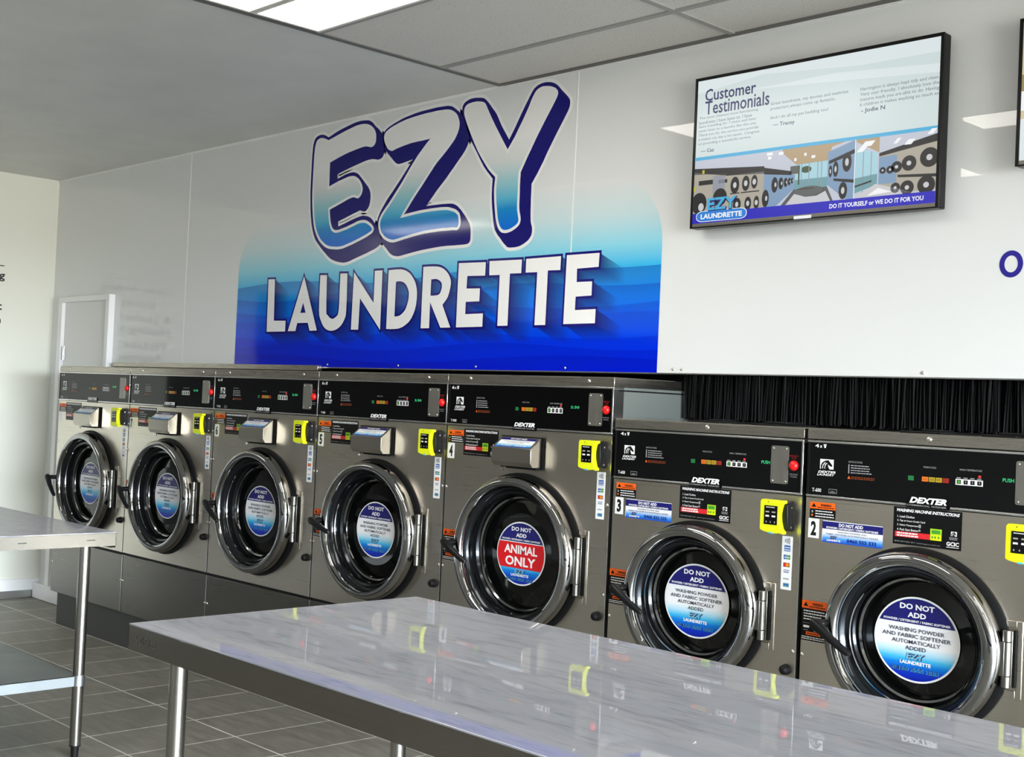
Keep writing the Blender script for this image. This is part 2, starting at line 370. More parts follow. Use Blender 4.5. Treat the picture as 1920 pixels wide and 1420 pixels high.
b = MB(); b.box(XL - .1, XR, YF - .1, YF, 2.15, ZC, 'wall_far_paint'); b.box(XL - .1, 5.0, YF - .1, YF, 0, 2.15, 'wall_far_paint'); b.box(5.0, XR, YF - .1, YF, 0, 2.15, 'reflection_dark'); struct('wall_front', b)  # unseen wall; its pale and dark stretches are set for the steel's reflections
# shopfront on the right: sill, header, mullions; the panes are clear openings on to the street
b = MB(); b.box(XR, XR + .1, YF, .45, 0, .12, 'alu'); b.box(XR, XR + .1, YF, .45, 2.5, ZC, 'wall_far_paint')
b.box(XR, XR + .1, YF, -5.7, .12, 2.5, 'wall_far_paint'); b.box(XR, XR + .1, -.1, .45, .12, 2.5, 'wall_far_paint'); struct('wall_right', b)
b = MB()
for y in (-5.68, -4.3, -2.9, -1.5, -.12): b.box(XR, XR + .06, y - .025, y + .025, .12, 2.5, 'alu')
b.box(XR, XR + .06, -5.7, -.1, 2.1, 2.15, 'alu'); struct('window_1', b)
# skirtings
b = MB(); b.box(XL, XL + .012, YF, YW, .05, .125, 'frame_white'); b.box(XL, XL + .006, YF, YW, .0, .05, 'alu'); struct('baseboard_left', b, bevel=.002)
b = MB(); b.box(XL + .012, .03, YW - .05, YW, 0, .1, 'frame_white'); struct('baseboard_back', b, bevel=.006)
# ceiling grid
b = MB(); b.box(3.295, 3.325, YF, YW, ZC - .004, ZC, 'tbar_dark'); struct('trim_1', b)
b = MB()
for y in (-4.2, -3.6, -3.0, -2.4, -1.8, -1.2, -.6, 0.0): b.box(3.325, XR, y - .013, y + .013, ZC - .005, ZC, 'tbar')
for x in (4.51, 5.71, 6.91, 8.11): b.box(x - .013, x + .013, YF, YW, ZC - .0045, ZC, 'tbar')
b.box(3.325, XR, YW - .028, YW - .006, ZC - .006, ZC, 'tbar_dark'); struct('trim_2', b)
# plinth the machines are bolted to
b = MB(); b.box(.04, 6.0, .03, 1.3, 0, .188, 'plinth_paint'); struct('trim_3', b, bevel=.004)
# service door in the back wall
D0, D1, DZ = -.770, -.059, 1.955
b = MB(); b.box(D0 + .055, D1 - .075, YW - .012, YW, 0, DZ - .035, 'door_white'); door = struct('door_1', b)
f = MB()
f.box(D0, D0 + .055, YW - .035, YW, 0, DZ, 'frame_white'); f.box(D1 - .045, D1, YW - .04, YW, 0, DZ, 'frame_white'); f.box(D1 - .075, D1 - .045, YW - .02, YW, 0, DZ - .035, 'frame_white')
f.box(D0 + .055, D1 - .045, YW - .035, YW, DZ - .035, DZ, 'frame_white'); f.build('door_frame', door, bevel=.003)
h = MB(); h.cyl((D0 + .064, YW - .02), .007, 'z', 1.55, 1.64, 'chrome'); h.box(D0 + .064, D0 + .085, YW - .016, YW - .012, 1.55, 1.64, 'chrome'); h.build('hinge', door)

# ------------------------------------------------------------------ ceiling lights
def led_panel(x0, x1, y0, y1, label):
    t = empty('ceiling_light', ((x0 + x1) / 2, (y0 + y1) / 2, ZC)); hx, hy = (x1 - x0) / 2, (y1 - y0) / 2
    tag(t, label, 'ceiling light', 'recessed light panels in the ceiling')
    f = MB()
    for a in ((-hx, hx, -hy, -hy + .014), (-hx, hx, hy - .014, hy), (-hx, -hx + .014, -hy + .014, hy - .014), (hx - .014, hx, -hy + .014, hy - .014)): f.box(*a, -.009, -.001, 'light_frame')
    f.build('light_frame', t)
    d_ = MB(); d_.box(-hx + .014, hx - .014, -hy + .014, hy - .014, -.006, -.001, 'led_diffuser'); d_.build('diffuser', t)
led_panel(3.345, 4.49, -.900, -.612, 'lit white ceiling panel nearer the sign wall, cut by the top edge')
led_panel(3.345, 4.49, -1.188, -.904, 'lit white ceiling panel behind the first, only its corner in view')
for i, (x, y) in enumerate(((4.53, -1.48), (6.93, -1.48), (2.90, -2.49), (-.85, -2.5), (6.93, -2.6), (5.9, -4.3), (8.13, -1.48), (8.13, -3.6), (9.33, -2.5), (10.53, -1.2), (10.53, -4.0))):
    led_panel(x, x + 1.16, y, y + .288, 'lit white ceiling panel outside the view')

# ------------------------------------------------------------------ printed sign on the bulkhead
# outlines of the printed sign letters, in millimetres on the wall (x, z)
SIGN_E=[[2029,2654],[2038,2652],[2048,2649],[2057,2646],[2065,2643],[2072,2640],[2080,2636],[2107,2642],[2134,2648],[2162,2654],[2190,2660],[2219,2666],[2247,2671],[2271,2675],[2293,2679],[2313,2681],[2332,2682],[2348,2682],[2364,2681],[2378,2679],[2392,2676],[2406,2671],[2418,2665],[2430,2657],[2440,2648],[2447,2639],[2452,2629],[2454,2619],[2455,2609],[2455,2600],[2453,2591],[2449,2585],[2444,2581],[2439,2578],[2434,2577],[2429,2577],[2421,2577],[2410,2580],[2397,2583],[2383,2585],[2370,2585],[2356,2584],[2338,2582],[2313,2579],[2284,2575],[2254,2571],[2226,2566],[2197,2560],[2170,2554],[2144,2548],[2120,2542],[2097,2536],[2097,2515],[2097,2494],[2097,2473],[2098,2451],[2098,2428],[2098,2405],[2120,2411],[2142,2417],[2163,2422],[2183,2427],[2203,2430],[2222,2434],[2240,2437],[2257,2440],[2273,2441],[2287,2441],[2299,2440],[2311,2437],[2324,2431],[2336,2424],[2347,2415],[2355,2406],[2363,2395],[2367,2385],[2369,2376],[2368,2368],[2365,2360],[2360,2353],[2354,2348],[2348,2344],[2343,2342],[2337,2343],[2331,2344],[2324,2346],[2316,2349],[2306,2350],[2291,2349],[2274,2346],[2255,2342],[2234,2336],[2212,2330],[2188,2324],[2163,2317],[2138,2311],[2113,2304],[2114,2290],[2116,2275],[2119,2262],[2122,2248],[2126,2235],[2130,2224],[2135,2215],[2140,2208],[2145,2202],[2152,2197],[2160,2193],[2168,2190],[2176,2189],[2185,2189],[2199,2189],[2218,2192],[2243,2196],[2266,2200],[2290,2206],[2313,2211],[2333,2216],[2348,2220],[2361,2222],[2374,2223],[2387,2223],[2399,2222],[2411,2220],[2425,2215],[2438,2208],[2450,2202],[2458,2195],[2465,2189],[2469,2183],[2469,2178],[2466,2173],[2460,2168],[2451,2164],[2438,2159],[2421,2153],[2396,2146],[2367,2138],[2339,2131],[2316,2125],[2293,2120],[2273,2116],[2255,2112],[2239,2109],[2222,2108],[2203,2107],[2182,2108],[2161,2110],[2143,2112],[2125,2115],[2108,2120],[2091,2127],[2076,2136],[2062,2145],[2049,2155],[2038,2166],[2027,2179],[2018,2192],[2009,2207],[2001,2223],[1995,2241],[1990,2261],[1985,2282],[1981,2306],[1977,2332],[1974,2358],[1972,2384],[1971,2410],[1971,2438],[1971,2468],[1971,2499],[1972,2528],[1972,2555],[1973,2581],[1975,2602],[1977,2619],[1981,2631],[1985,2641],[1990,2648],[1996,2651],[2002,2653],[2010,2655],[2020,2655]]
SIGN_Z=[[2530,2614],[2532,2618],[2536,2622],[2542,2626],[2551,2630],[2563,2635],[2578,2640],[2599,2645],[2624,2651],[2651,2656],[2681,2661],[2713,2664],[2747,2667],[2783,2669],[2821,2671],[2857,2671],[2890,2672],[2922,2671],[2948,2670],[2965,2668],[2976,2666],[2987,2663],[2999,2658],[3011,2651],[3021,2644],[3030,2634],[3036,2622],[3041,2611],[3043,2602],[3043,2592],[3041,2582],[3036,2569],[3028,2555],[3017,2540],[3001,2525],[2981,2508],[2961,2492],[2941,2477],[2920,2462],[2903,2449],[2893,2440],[2885,2433],[2874,2421],[2855,2403],[2832,2380],[2809,2357],[2787,2336],[2764,2314],[2742,2292],[2721,2269],[2700,2247],[2679,2224],[2698,2226],[2717,2228],[2739,2230],[2763,2232],[2789,2234],[2817,2236],[2850,2237],[2886,2238],[2918,2238],[2944,2238],[2966,2237],[2986,2236],[3006,2233],[3024,2228],[3039,2224],[3052,2218],[3061,2212],[3069,2206],[3073,2198],[3076,2189],[3078,2180],[3079,2172],[3079,2163],[3078,2156],[3075,2150],[3070,2145],[3063,2142],[3056,2142],[3047,2143],[3030,2144],[3001,2144],[2964,2145],[2924,2144],[2884,2143],[2841,2141],[2801,2137],[2764,2133],[2729,2128],[2698,2124],[2673,2120],[2652,2117],[2634,2115],[2618,2115],[2605,2117],[2592,2120],[2578,2125],[2565,2131],[2553,2138],[2543,2146],[2534,2154],[2526,2163],[2521,2174],[2517,2185],[2515,2195],[2515,2204],[2516,2213],[2519,2221],[2525,2231],[2533,2242],[2545,2254],[2559,2267],[2576,2281],[2595,2299],[2619,2322],[2645,2348],[2672,2375],[2699,2405],[2727,2436],[2754,2464],[2777,2487],[2800,2506],[2820,2523],[2840,2539],[2858,2552],[2876,2566],[2851,2565],[2827,2564],[2802,2563],[2776,2563],[2749,2562],[2723,2561],[2695,2558],[2668,2555],[2642,2551],[2622,2548],[2604,2544],[2586,2540],[2577,2543],[2568,2546],[2560,2550],[2552,2558],[2544,2568],[2537,2577],[2533,2585],[2530,2592],[2528,2599],[2527,2604],[2528,2610]]
SIGN_Y=[[3086,2665],[3091,2670],[3098,2673],[3106,2675],[3117,2676],[3130,2677],[3143,2677],[3156,2677],[3169,2675],[3180,2673],[3189,2671],[3197,2668],[3205,2663],[3210,2657],[3215,2649],[3223,2636],[3235,2617],[3251,2593],[3271,2564],[3298,2527],[3329,2485],[3361,2443],[3375,2460],[3390,2478],[3407,2499],[3427,2529],[3450,2562],[3469,2592],[3483,2615],[3493,2635],[3502,2650],[3510,2661],[3516,2668],[3523,2674],[3531,2678],[3541,2681],[3552,2683],[3566,2682],[3582,2680],[3596,2677],[3607,2673],[3617,2669],[3625,2664],[3631,2659],[3634,2654],[3635,2647],[3632,2639],[3626,2629],[3617,2616],[3605,2599],[3590,2579],[3574,2557],[3557,2533],[3538,2506],[3520,2480],[3504,2455],[3488,2430],[3473,2407],[3461,2387],[3450,2369],[3439,2351],[3439,2336],[3438,2321],[3438,2305],[3438,2288],[3439,2270],[3439,2252],[3439,2234],[3439,2215],[3440,2199],[3443,2185],[3447,2172],[3450,2161],[3451,2152],[3450,2145],[3447,2138],[3439,2131],[3428,2124],[3416,2119],[3404,2114],[3390,2111],[3378,2109],[3368,2109],[3360,2110],[3351,2112],[3343,2116],[3336,2122],[3329,2130],[3323,2141],[3317,2155],[3312,2171],[3308,2192],[3304,2215],[3300,2237],[3298,2256],[3296,2273],[3295,2291],[3296,2310],[3298,2329],[3299,2347],[3284,2359],[3269,2371],[3251,2387],[3229,2412],[3205,2440],[3181,2471],[3158,2505],[3136,2541],[3117,2573],[3103,2598],[3092,2620],[3084,2638],[3082,2650],[3083,2659]]
BLOCK_E=[[1983,2673],[1993,2676],[2006,2678],[2018,2678],[2029,2677],[2040,2675],[2050,2672],[2060,2668],[2070,2663],[2080,2658],[2106,2665],[2133,2673],[2160,2680],[2188,2686],[2217,2691],[2245,2696],[2268,2700],[2290,2703],[2312,2705],[2335,2706],[2358,2705],[2378,2703],[2395,2701],[2408,2697],[2420,2691],[2433,2683],[2444,2673],[2455,2664],[2464,2658],[2472,2653],[2481,2646],[2491,2637],[2502,2626],[2512,2616],[2519,2606],[2525,2596],[2530,2585],[2531,2572],[2531,2558],[2530,2545],[2527,2534],[2524,2524],[2519,2516],[2513,2511],[2506,2508],[2499,2506],[2492,2505],[2484,2505],[2475,2506],[2465,2508],[2455,2510],[2442,2512],[2429,2512],[2413,2512],[2393,2510],[2366,2506],[2333,2500],[2303,2495],[2276,2490],[2251,2485],[2227,2480],[2207,2476],[2188,2472],[2170,2468],[2171,2445],[2185,2449],[2198,2452],[2212,2455],[2229,2459],[2246,2462],[2263,2464],[2278,2465],[2292,2465],[2305,2463],[2317,2460],[2328,2456],[2340,2449],[2354,2438],[2369,2425],[2384,2412],[2399,2399],[2413,2387],[2424,2375],[2432,2363],[2437,2351],[2439,2338],[2439,2325],[2437,2311],[2434,2299],[2429,2289],[2422,2281],[2415,2275],[2409,2271],[2403,2269],[2395,2269],[2385,2270],[2373,2274],[2361,2277],[2334,2270],[2307,2264],[2279,2257],[2250,2250],[2220,2243],[2191,2236],[2195,2212],[2224,2219],[2253,2225],[2281,2232],[2310,2238],[2339,2244],[2364,2248],[2381,2250],[2393,2249],[2405,2247],[2419,2245],[2433,2241],[2447,2235],[2462,2225],[2476,2212],[2490,2201],[2503,2196],[2514,2191],[2524,2182],[2531,2162],[2536,2138],[2541,2113],[2531,2107],[2521,2100],[2506,2093],[2484,2085],[2456,2078],[2427,2070],[2397,2063],[2366,2056],[2337,2049],[2313,2043],[2292,2038],[2271,2035],[2250,2034],[2231,2036],[2211,2039],[2190,2043],[2169,2049],[2148,2056],[2129,2066],[2111,2078],[2093,2091],[2073,2105],[2053,2121],[2035,2136],[2022,2147],[2011,2157],[2001,2170],[1991,2187],[1982,2207],[1973,2230],[1966,2257],[1960,2286],[1955,2317],[1952,2348],[1949,2380],[1947,2413],[1947,2448],[1947,2485],[1948,2520],[1948,2555],[1949,2588],[1951,2616],[1953,2634],[1957,2645],[1961,2654],[1967,2663],[1974,2669]]
BLOCK_Z=[[2515,2621],[2518,2627],[2522,2632],[2528,2636],[2538,2642],[2551,2648],[2569,2654],[2592,2661],[2620,2668],[2650,2675],[2680,2680],[2712,2684],[2745,2688],[2782,2691],[2819,2692],[2855,2693],[2889,2694],[2920,2693],[2947,2692],[2966,2691],[2980,2688],[2993,2685],[3005,2679],[3016,2672],[3027,2665],[3038,2658],[3048,2650],[3059,2639],[3073,2622],[3090,2602],[3103,2584],[3111,2570],[3117,2558],[3120,2548],[3121,2538],[3119,2529],[3116,2519],[3110,2506],[3103,2492],[3092,2478],[3077,2462],[3059,2446],[3040,2429],[3020,2410],[2998,2391],[2977,2371],[2955,2353],[2934,2336],[2912,2318],[2891,2298],[2869,2278],[2847,2258],[2869,2258],[2892,2258],[2916,2258],[2947,2258],[2980,2257],[3007,2256],[3025,2254],[3037,2251],[3049,2246],[3061,2240],[3072,2231],[3084,2222],[3097,2209],[3111,2195],[3123,2182],[3132,2171],[3140,2162],[3146,2151],[3150,2138],[3152,2125],[3153,2112],[3153,2101],[3153,2091],[3151,2083],[3147,2077],[3140,2073],[3130,2071],[3118,2070],[3102,2070],[3079,2070],[3045,2070],[3003,2071],[2960,2070],[2916,2068],[2872,2065],[2830,2062],[2792,2058],[2758,2054],[2728,2050],[2703,2047],[2682,2044],[2664,2043],[2645,2045],[2629,2048],[2614,2054],[2599,2063],[2586,2074],[2574,2085],[2563,2093],[2553,2102],[2542,2115],[2529,2137],[2514,2164],[2503,2186],[2498,2197],[2496,2204],[2497,2213],[2500,2225],[2506,2238],[2515,2253],[2528,2270],[2544,2288],[2561,2307],[2581,2326],[2602,2344],[2623,2364],[2647,2386],[2671,2409],[2692,2430],[2709,2447],[2723,2463],[2737,2479],[2724,2477],[2711,2475],[2697,2473],[2681,2471],[2664,2469],[2649,2468],[2638,2468],[2629,2470],[2620,2473],[2609,2480],[2598,2489],[2584,2501],[2567,2515],[2547,2532],[2531,2548],[2522,2563],[2518,2577],[2515,2590],[2514,2602],[2514,2612]]
BLOCK_Y=[[3062,2663],[3063,2672],[3067,2680],[3073,2687],[3082,2692],[3093,2696],[3105,2699],[3116,2701],[3128,2701],[3142,2701],[3158,2699],[3175,2697],[3191,2694],[3202,2690],[3210,2685],[3220,2677],[3232,2666],[3246,2652],[3258,2639],[3267,2630],[3275,2622],[3284,2611],[3294,2596],[3305,2578],[3318,2558],[3333,2538],[3350,2516],[3367,2494],[3379,2511],[3391,2528],[3404,2547],[3419,2571],[3436,2597],[3452,2621],[3467,2642],[3481,2662],[3493,2678],[3503,2688],[3512,2693],[3522,2698],[3533,2701],[3545,2703],[3558,2704],[3572,2704],[3587,2702],[3602,2699],[3613,2695],[3624,2690],[3635,2683],[3646,2674],[3657,2663],[3669,2652],[3681,2642],[3693,2631],[3702,2622],[3708,2614],[3710,2608],[3711,2600],[3710,2592],[3708,2583],[3702,2571],[3691,2555],[3678,2536],[3663,2515],[3646,2491],[3628,2465],[3610,2438],[3592,2411],[3575,2382],[3557,2356],[3542,2334],[3527,2315],[3512,2295],[3512,2273],[3512,2251],[3512,2230],[3513,2209],[3513,2189],[3514,2172],[3515,2158],[3516,2145],[3518,2135],[3521,2127],[3524,2121],[3526,2114],[3527,2104],[3526,2093],[3523,2083],[3516,2074],[3507,2065],[3495,2058],[3482,2052],[3467,2046],[3451,2042],[3433,2040],[3414,2040],[3398,2040],[3389,2042],[3382,2044],[3375,2050],[3363,2059],[3350,2071],[3338,2084],[3325,2095],[3314,2107],[3304,2121],[3297,2137],[3293,2154],[3289,2173],[3285,2194],[3281,2217],[3278,2239],[3276,2258],[3275,2276],[3275,2293],[3275,2309],[3276,2324],[3276,2339],[3257,2357],[3239,2374],[3218,2396],[3194,2427],[3169,2462],[3147,2492],[3134,2509],[3126,2521],[3118,2534],[3109,2551],[3100,2569],[3092,2587],[3083,2604],[3074,2620],[3068,2634],[3064,2646],[3062,2655]]
LAUNDRETTE=[[[[1612,1979],[1671,1978],[1679,1765],[1785,1763],[1785,1709],[1618,1709]]],[[[1929,1982],[2059,1711],[1998,1710],[1979,1750],[1889,1750],[1876,1710],[1809,1710]],[[1932,1850],[1957,1800],[1911,1800]]],[[[2067,1982],[2122,1980],[2124,1917],[2127,1855],[2130,1809],[2132,1790],[2136,1788],[2141,1786],[2151,1778],[2164,1770],[2177,1766],[2189,1766],[2202,1770],[2213,1776],[2221,1781],[2227,1788],[2231,1811],[2232,1858],[2231,1921],[2231,1983],[2287,1981],[2289,1918],[2291,1855],[2291,1805],[2289,1779],[2284,1768],[2277,1757],[2267,1744],[2254,1732],[2239,1723],[2221,1715],[2201,1710],[2181,1708],[2163,1709],[2144,1713],[2128,1720],[2114,1729],[2101,1742],[2091,1756],[2082,1768],[2074,1783],[2069,1810],[2067,1859],[2067,1920]]],[[[2339,1985],[2500,1834],[2499,1984],[2556,1984],[2558,1708],[2395,1859],[2392,1711],[2335,1712]]],[[[2602,1982],[2633,1983],[2665,1983],[2693,1982],[2716,1978],[2736,1971],[2753,1963],[2769,1951],[2783,1937],[2795,1922],[2804,1905],[2810,1887],[2813,1868],[2813,1845],[2810,1821],[2804,1798],[2794,1777],[2780,1757],[2763,1741],[2742,1729],[2719,1719],[2693,1713],[2664,1711],[2634,1711],[2603,1712]],[[2659,1927],[2672,1928],[2685,1928],[2697,1927],[2709,1924],[2721,1919],[2731,1912],[2740,1903],[2747,1893],[2753,1882],[2756,1869],[2756,1855],[2754,1840],[2749,1825],[2742,1809],[2733,1795],[2721,1785],[2708,1777],[2695,1771],[2683,1769],[2671,1768],[2659,1768]]],[[[2849,1986],[2884,1986],[2918,1985],[2948,1983],[2970,1978],[2987,1971],[3001,1963],[3014,1953],[3025,1942],[3033,1930],[3038,1919],[3040,1908],[3039,1896],[3036,1881],[3031,1864],[3024,1848],[3014,1835],[3002,1824],[2990,1813],[3049,1713],[2983,1713],[2906,1827],[2907,1712],[2849,1712]],[[2907,1928],[2919,1928],[2932,1929],[2944,1928],[2956,1924],[2967,1919],[2975,1913],[2980,1906],[2981,1897],[2981,1888],[2978,1879],[2974,1869],[2968,1862],[2960,1858],[2952,1856],[2942,1856],[2931,1855],[2918,1855],[2906,1856]]],[[[3086,1991],[3258,1987],[3257,1930],[3145,1933],[3143,1879],[3228,1877],[3228,1822],[3142,1822],[3142,1769],[3254,1770],[3254,1714],[3086,1713]]],[[[3281,1990],[3476,1987],[3475,1931],[3408,1932],[3407,1716],[3346,1716],[3347,1929],[3283,1930]]],[[[3501,1988],[3698,1989],[3697,1934],[3628,1935],[3626,1716],[3565,1716],[3568,1931],[3501,1932]]],[[[3730,1991],[3904,1991],[3902,1937],[3788,1935],[3789,1882],[3871,1882],[3871,1827],[3787,1825],[3786,1772],[3896,1774],[3895,1719],[3726,1718]]]]

def mm(p): return [(x / 1000, z / 1000) for x, z in p]
sign = empty('wall_sign', (0, 0, 0))
tag(sign, 'big blue wave laundrette sign printed across the white wall above the washers', 'wall sign')
YS = YW - .0006
b = MB(); pr = Print(b, (0, YS, 0), step=.0002)
X0, X1, ZT = 1.322, 4.212, 2.275
def corner(cx, cz, r, a0, a1, n=12): return [(cx + r * math.cos(math.radians(a0 + (a1 - a0) * i / n)), cz + r * math.sin(math.radians(a0 + (a1 - a0) * i / n))) for i in range(n + 1)]
back = [(X0, ZW), (X1, ZW)] + corner(X1 - .26, ZT - .26, .26, 0, 90) + corner(X0 + .26, ZT - .26, .26, 90, 180)
# sheet cut in a grid of slivers is not needed: one outline, its colour runs with height
pr.poly(back, 'ocean', 1)
# printed drop shadow of the word: every edge swept down to the right, fading out
SHX, SHZ, SHL = .135, -.072, 4.0
for gi in LAUNDRETTE:
    for ring in gi:
        pts = mm(ring); n_ = len(pts)
        for i in range(n_):
            a, c = pts[i], pts[(i + 1) % n_]; K = 5
            for k in range(K):
                t0, t1 = k / K, (k + 1) / K
                q = [pr.p(a[0] + SHX * t0, a[1] + SHZ * t0, 1.2 + SHL * (1 - t0)), pr.p(c[0] + SHX * t0, c[1] + SHZ * t0, 1.2 + SHL * (1 - t0)),
                     pr.p(c[0] + SHX * t1, c[1] + SHZ * t1, 1.2 + SHL * (1 - t1)), pr.p(a[0] + SHX * t1, a[1] + SHZ * t1, 1.2 + SHL * (1 - t1))]
                o_ = b.add(q, [(0, 1, 2, 3)], 'ocean'); s0, s1 = 0.96 * (1 - t0) ** .8, 0.96 * (1 - t1) ** .8
                b.shade[o_] = s0; b.shade[o_ + 1] = s0; b.shade[o_ + 2] = s1; b.shade[o_ + 3] = s1
b.build('sign_background', sign, smooth=False)
b = MB(); pr = Print(b, (0, YS, 0), step=.0002)
for gi in LAUNDRETTE:
    for ring in gi: pr.stroke(mm(ring), .010, 'sign_navy', 6)
    if len(gi) == 1: pr.poly(mm(gi[0]), 'sign_white', 7)
    else: pr.holed(mm(gi[0]), [mm(r_) for r_ in gi[1:]], 'sign_white', 7)
b.build('lower_lettering', sign, smooth=False)
for nm, face, block in (('letter_e', SIGN_E, BLOCK_E), ('letter_z', SIGN_Z, BLOCK_Z), ('letter_y', SIGN_Y, BLOCK_Y)):
    b = MB(); pr = Print(b, (0, YS, 0), step=.0002)
    pr.stroke(mm(block), .014, 'sign_white', 2); pr.poly(mm(block), 'sign_navy', 4)
    pr.poly(mm(face), 'letter_fade', 6); pr.stroke(mm(face), .0065, 'sign_white', 7)
    b.build(nm, sign, smooth=False)
# the last visible letter of another wall sign
b = MB(); pr = Print(b, (0, 0, 0)); vs_ = [(.036 * math.cos(2 * math.pi * i / 32), .040 * math.sin(2 * math.pi * i / 32)) for i in range(32)]
for i in range(32):
    a, c = vs_[i], vs_[(i + 1) % 32]; pr.poly([a, c, (c[0] * .56, c[1] * .62), (a[0] * .56, a[1] * .62)], 'o_navy', 1)
tag(b.build('wall_lettering', None, (5.537, YW - .0003, 1.869), smooth=False), 'navy round letter on the white wall at the right edge', 'lettering')
# lettering on the left wall (seen mirrored in the glossy cladding)
b = MB(); pr = Print(b, (0, 0, 0), (0, 1, 0), (0, 0, 1), (1, 0, 0))
pr.rect(-.27, .262, .060, .066, 'left_lettering', 1)
for i, (s_, wd) in enumerate((('If Your Washing', .54), ('Is Done', .25), ("& You're Out", .52), ('Having Fun', .515), ('We Know You', .47), ('Approve If', .42), ('Load', .2))):
    pr.ctext(s_, 0, -i * .094 - .005, wd, .066 if i in (0, 3, 5) else .056, 'left_lettering', 1, bold=.025, res=2)
tag(b.build('wall_lettering', None, (XL + .0006, -.25, 2.07), smooth=False), 'black lettering on the left wall, cut off by the left edge', 'lettering')

# ------------------------------------------------------------------ stainless flashing strip over washers 6 and 7
b = MB(); b.box(.01, 2.12, YW - .03, YW - .004, 1.514, 1.540, 'steel_cap'); b.box(.01, 2.12, YW - .03, YW - .004, 1.508, 1.514, 'gap_black')
tag(b.build('flashing_strip', None, bevel=.0015), 'long stainless strip fixed to the white wall above the far washers', 'metal strip')

# ------------------------------------------------------------------ black fringe curtain above the two low washers
b = MB(); rnd = random.Random(3)
b.box(4.335, 6.6, YW + .105, YW + .11, 1.366, ZW, 'gap_black')
m = mat('fringe_black', (13, 14, 16), 0.6, 0, 0.12); nt, n, bs = nodes(m)
t = noise(nt, 1.0, (170, 6, 5), 2); r = ramp(nt, t.outputs[0], [(0.35, lin((3, 4, 4))), (0.62, lin((9, 10, 11))), (0.85, lin((26, 29, 33)))]); nt.links.new(r.outputs[0], bs.inputs['Base Color'])
x = 4.33
while x < 6.5:
    w_ = rnd.uniform(.0018, .0042); y = rnd.uniform(YW + .012, YW + .05); lean = rnd.uniform(-.008, .008); z0 = 1.366 + rnd.uniform(0, .01)
    b.add([(x, y, ZW), (x + w_, y + rnd.uniform(-.003, .003), ZW), (x + w_ + lean, y + .003, z0), (x + lean, y, z0), (x, y + .002, ZW), (x + w_, y + .004, ZW), (x + w_ + lean, y + .006, z0), (x + lean, y + .004, z0)],
          [(0, 1, 2, 3), (4, 7, 6, 5), (1, 5, 6, 2), (0, 3, 7, 4), (3, 2, 6, 7)], 'fringe_black'); x += w_ * .55
tag(b.build('fringe_curtain', None, smooth=False), 'black fringe curtain hanging in the gap above the two low washers', 'curtain', kind='stuff')

# ------------------------------------------------------------------ washers
CACHE = {}
def shared(key, maker):
    if key not in CACHE: CACHE[key] = maker()
    return CACHE[key]
SPEC = {
 'tall': dict(w=W9, cap=(1.467, 1.5005), pan=(1.306, 1.463), body=1.300, low=.505, base=.188, depth=1.05, cx=.430, cz=.846, R=.284, G=.205,
              screws=(.128, .745), coin=(.748, .811, 1.330, 1.443), stop=(.829, 1.387), dex=(.377, .489, 1.3105, 1.3265),
              edge=((.009, 1.061), (.850, 1.061), (.009, .753), (.850, .753)), knob=(.826, .678), hinge=(.738, .737, .940),
              warn=(.010, .099, 1.235, 1.283), num=(.010, .048, 1.173, 1.232), ins=(.101, .294, 1.190, 1.291), low_warn=(.006, .094, .779, .898),
              card=(.750, 1.182, 1.280), strip=(.798, .8365, 1.010, 1.172), model='T-900', size='6',
              k=(.021, .062, 1.442, 1.454), horse=(.050, .091, 1.383, 1.412), dl=(.040, .101, 1.360, 1.378), inst=(.165, .240, 1.356, 1.414),
              mod=(.022, .055, 1.315, 1.325), usa=(.088, .115, 1.314, 1.326), sq=(.380, .413, .491, 1.370, 1.383), wc=(.414, .452, 1.402), tm=(.546, .622, 1.367, 1.386, 1.402), dig=(.660, .702, 1.387, 1.396)),
 'low': dict(w=W6, cap=(1.329, 1.3605), pan=(1.161, 1.322), body=1.155, low=.40, base=.188, depth=.95, cx=.372, cz=.788, R=.245, G=.168,
              screws=(.392,), coin=(.641, .703, 1.187, 1.302), stop=(.722, 1.245), dex=(.337, .452, 1.166, 1.184),
              edge=((.009, .688), (.742, .690)), knob=(.722, .633), hinge=(.640, .710, .860),
              warn=(.017, .104, 1.095, 1.143), num=(.014, .050, 1.036, 1.093), ins=(.291, .495, 1.048, 1.153), low_warn=(.003, .088, .731, .850),
              card=(.640, 1.043, 1.140), strip=(.690, .727, .870, 1.031), model='T-600', size='4', dna=(.062, .260, 1.028, 1.091),
              k=(.028, .067, 1.304, 1.315), horse=(.047, .093, 1.242, 1.271), dl=(.038, .100, 1.222, 1.237), inst=(.142, .226, 1.219, 1.271),
              mod=(.023, .054, 1.173, 1.184), usa=(.079, .107, 1.172, 1.185), sq=(.332, .374, .456, 1.229, 1.242), wc=(.377, .415, 1.269), tm=(.473, .551, 1.227, 1.243, 1.269), dig=(.605, .636, 1.244, 1.254)),
}
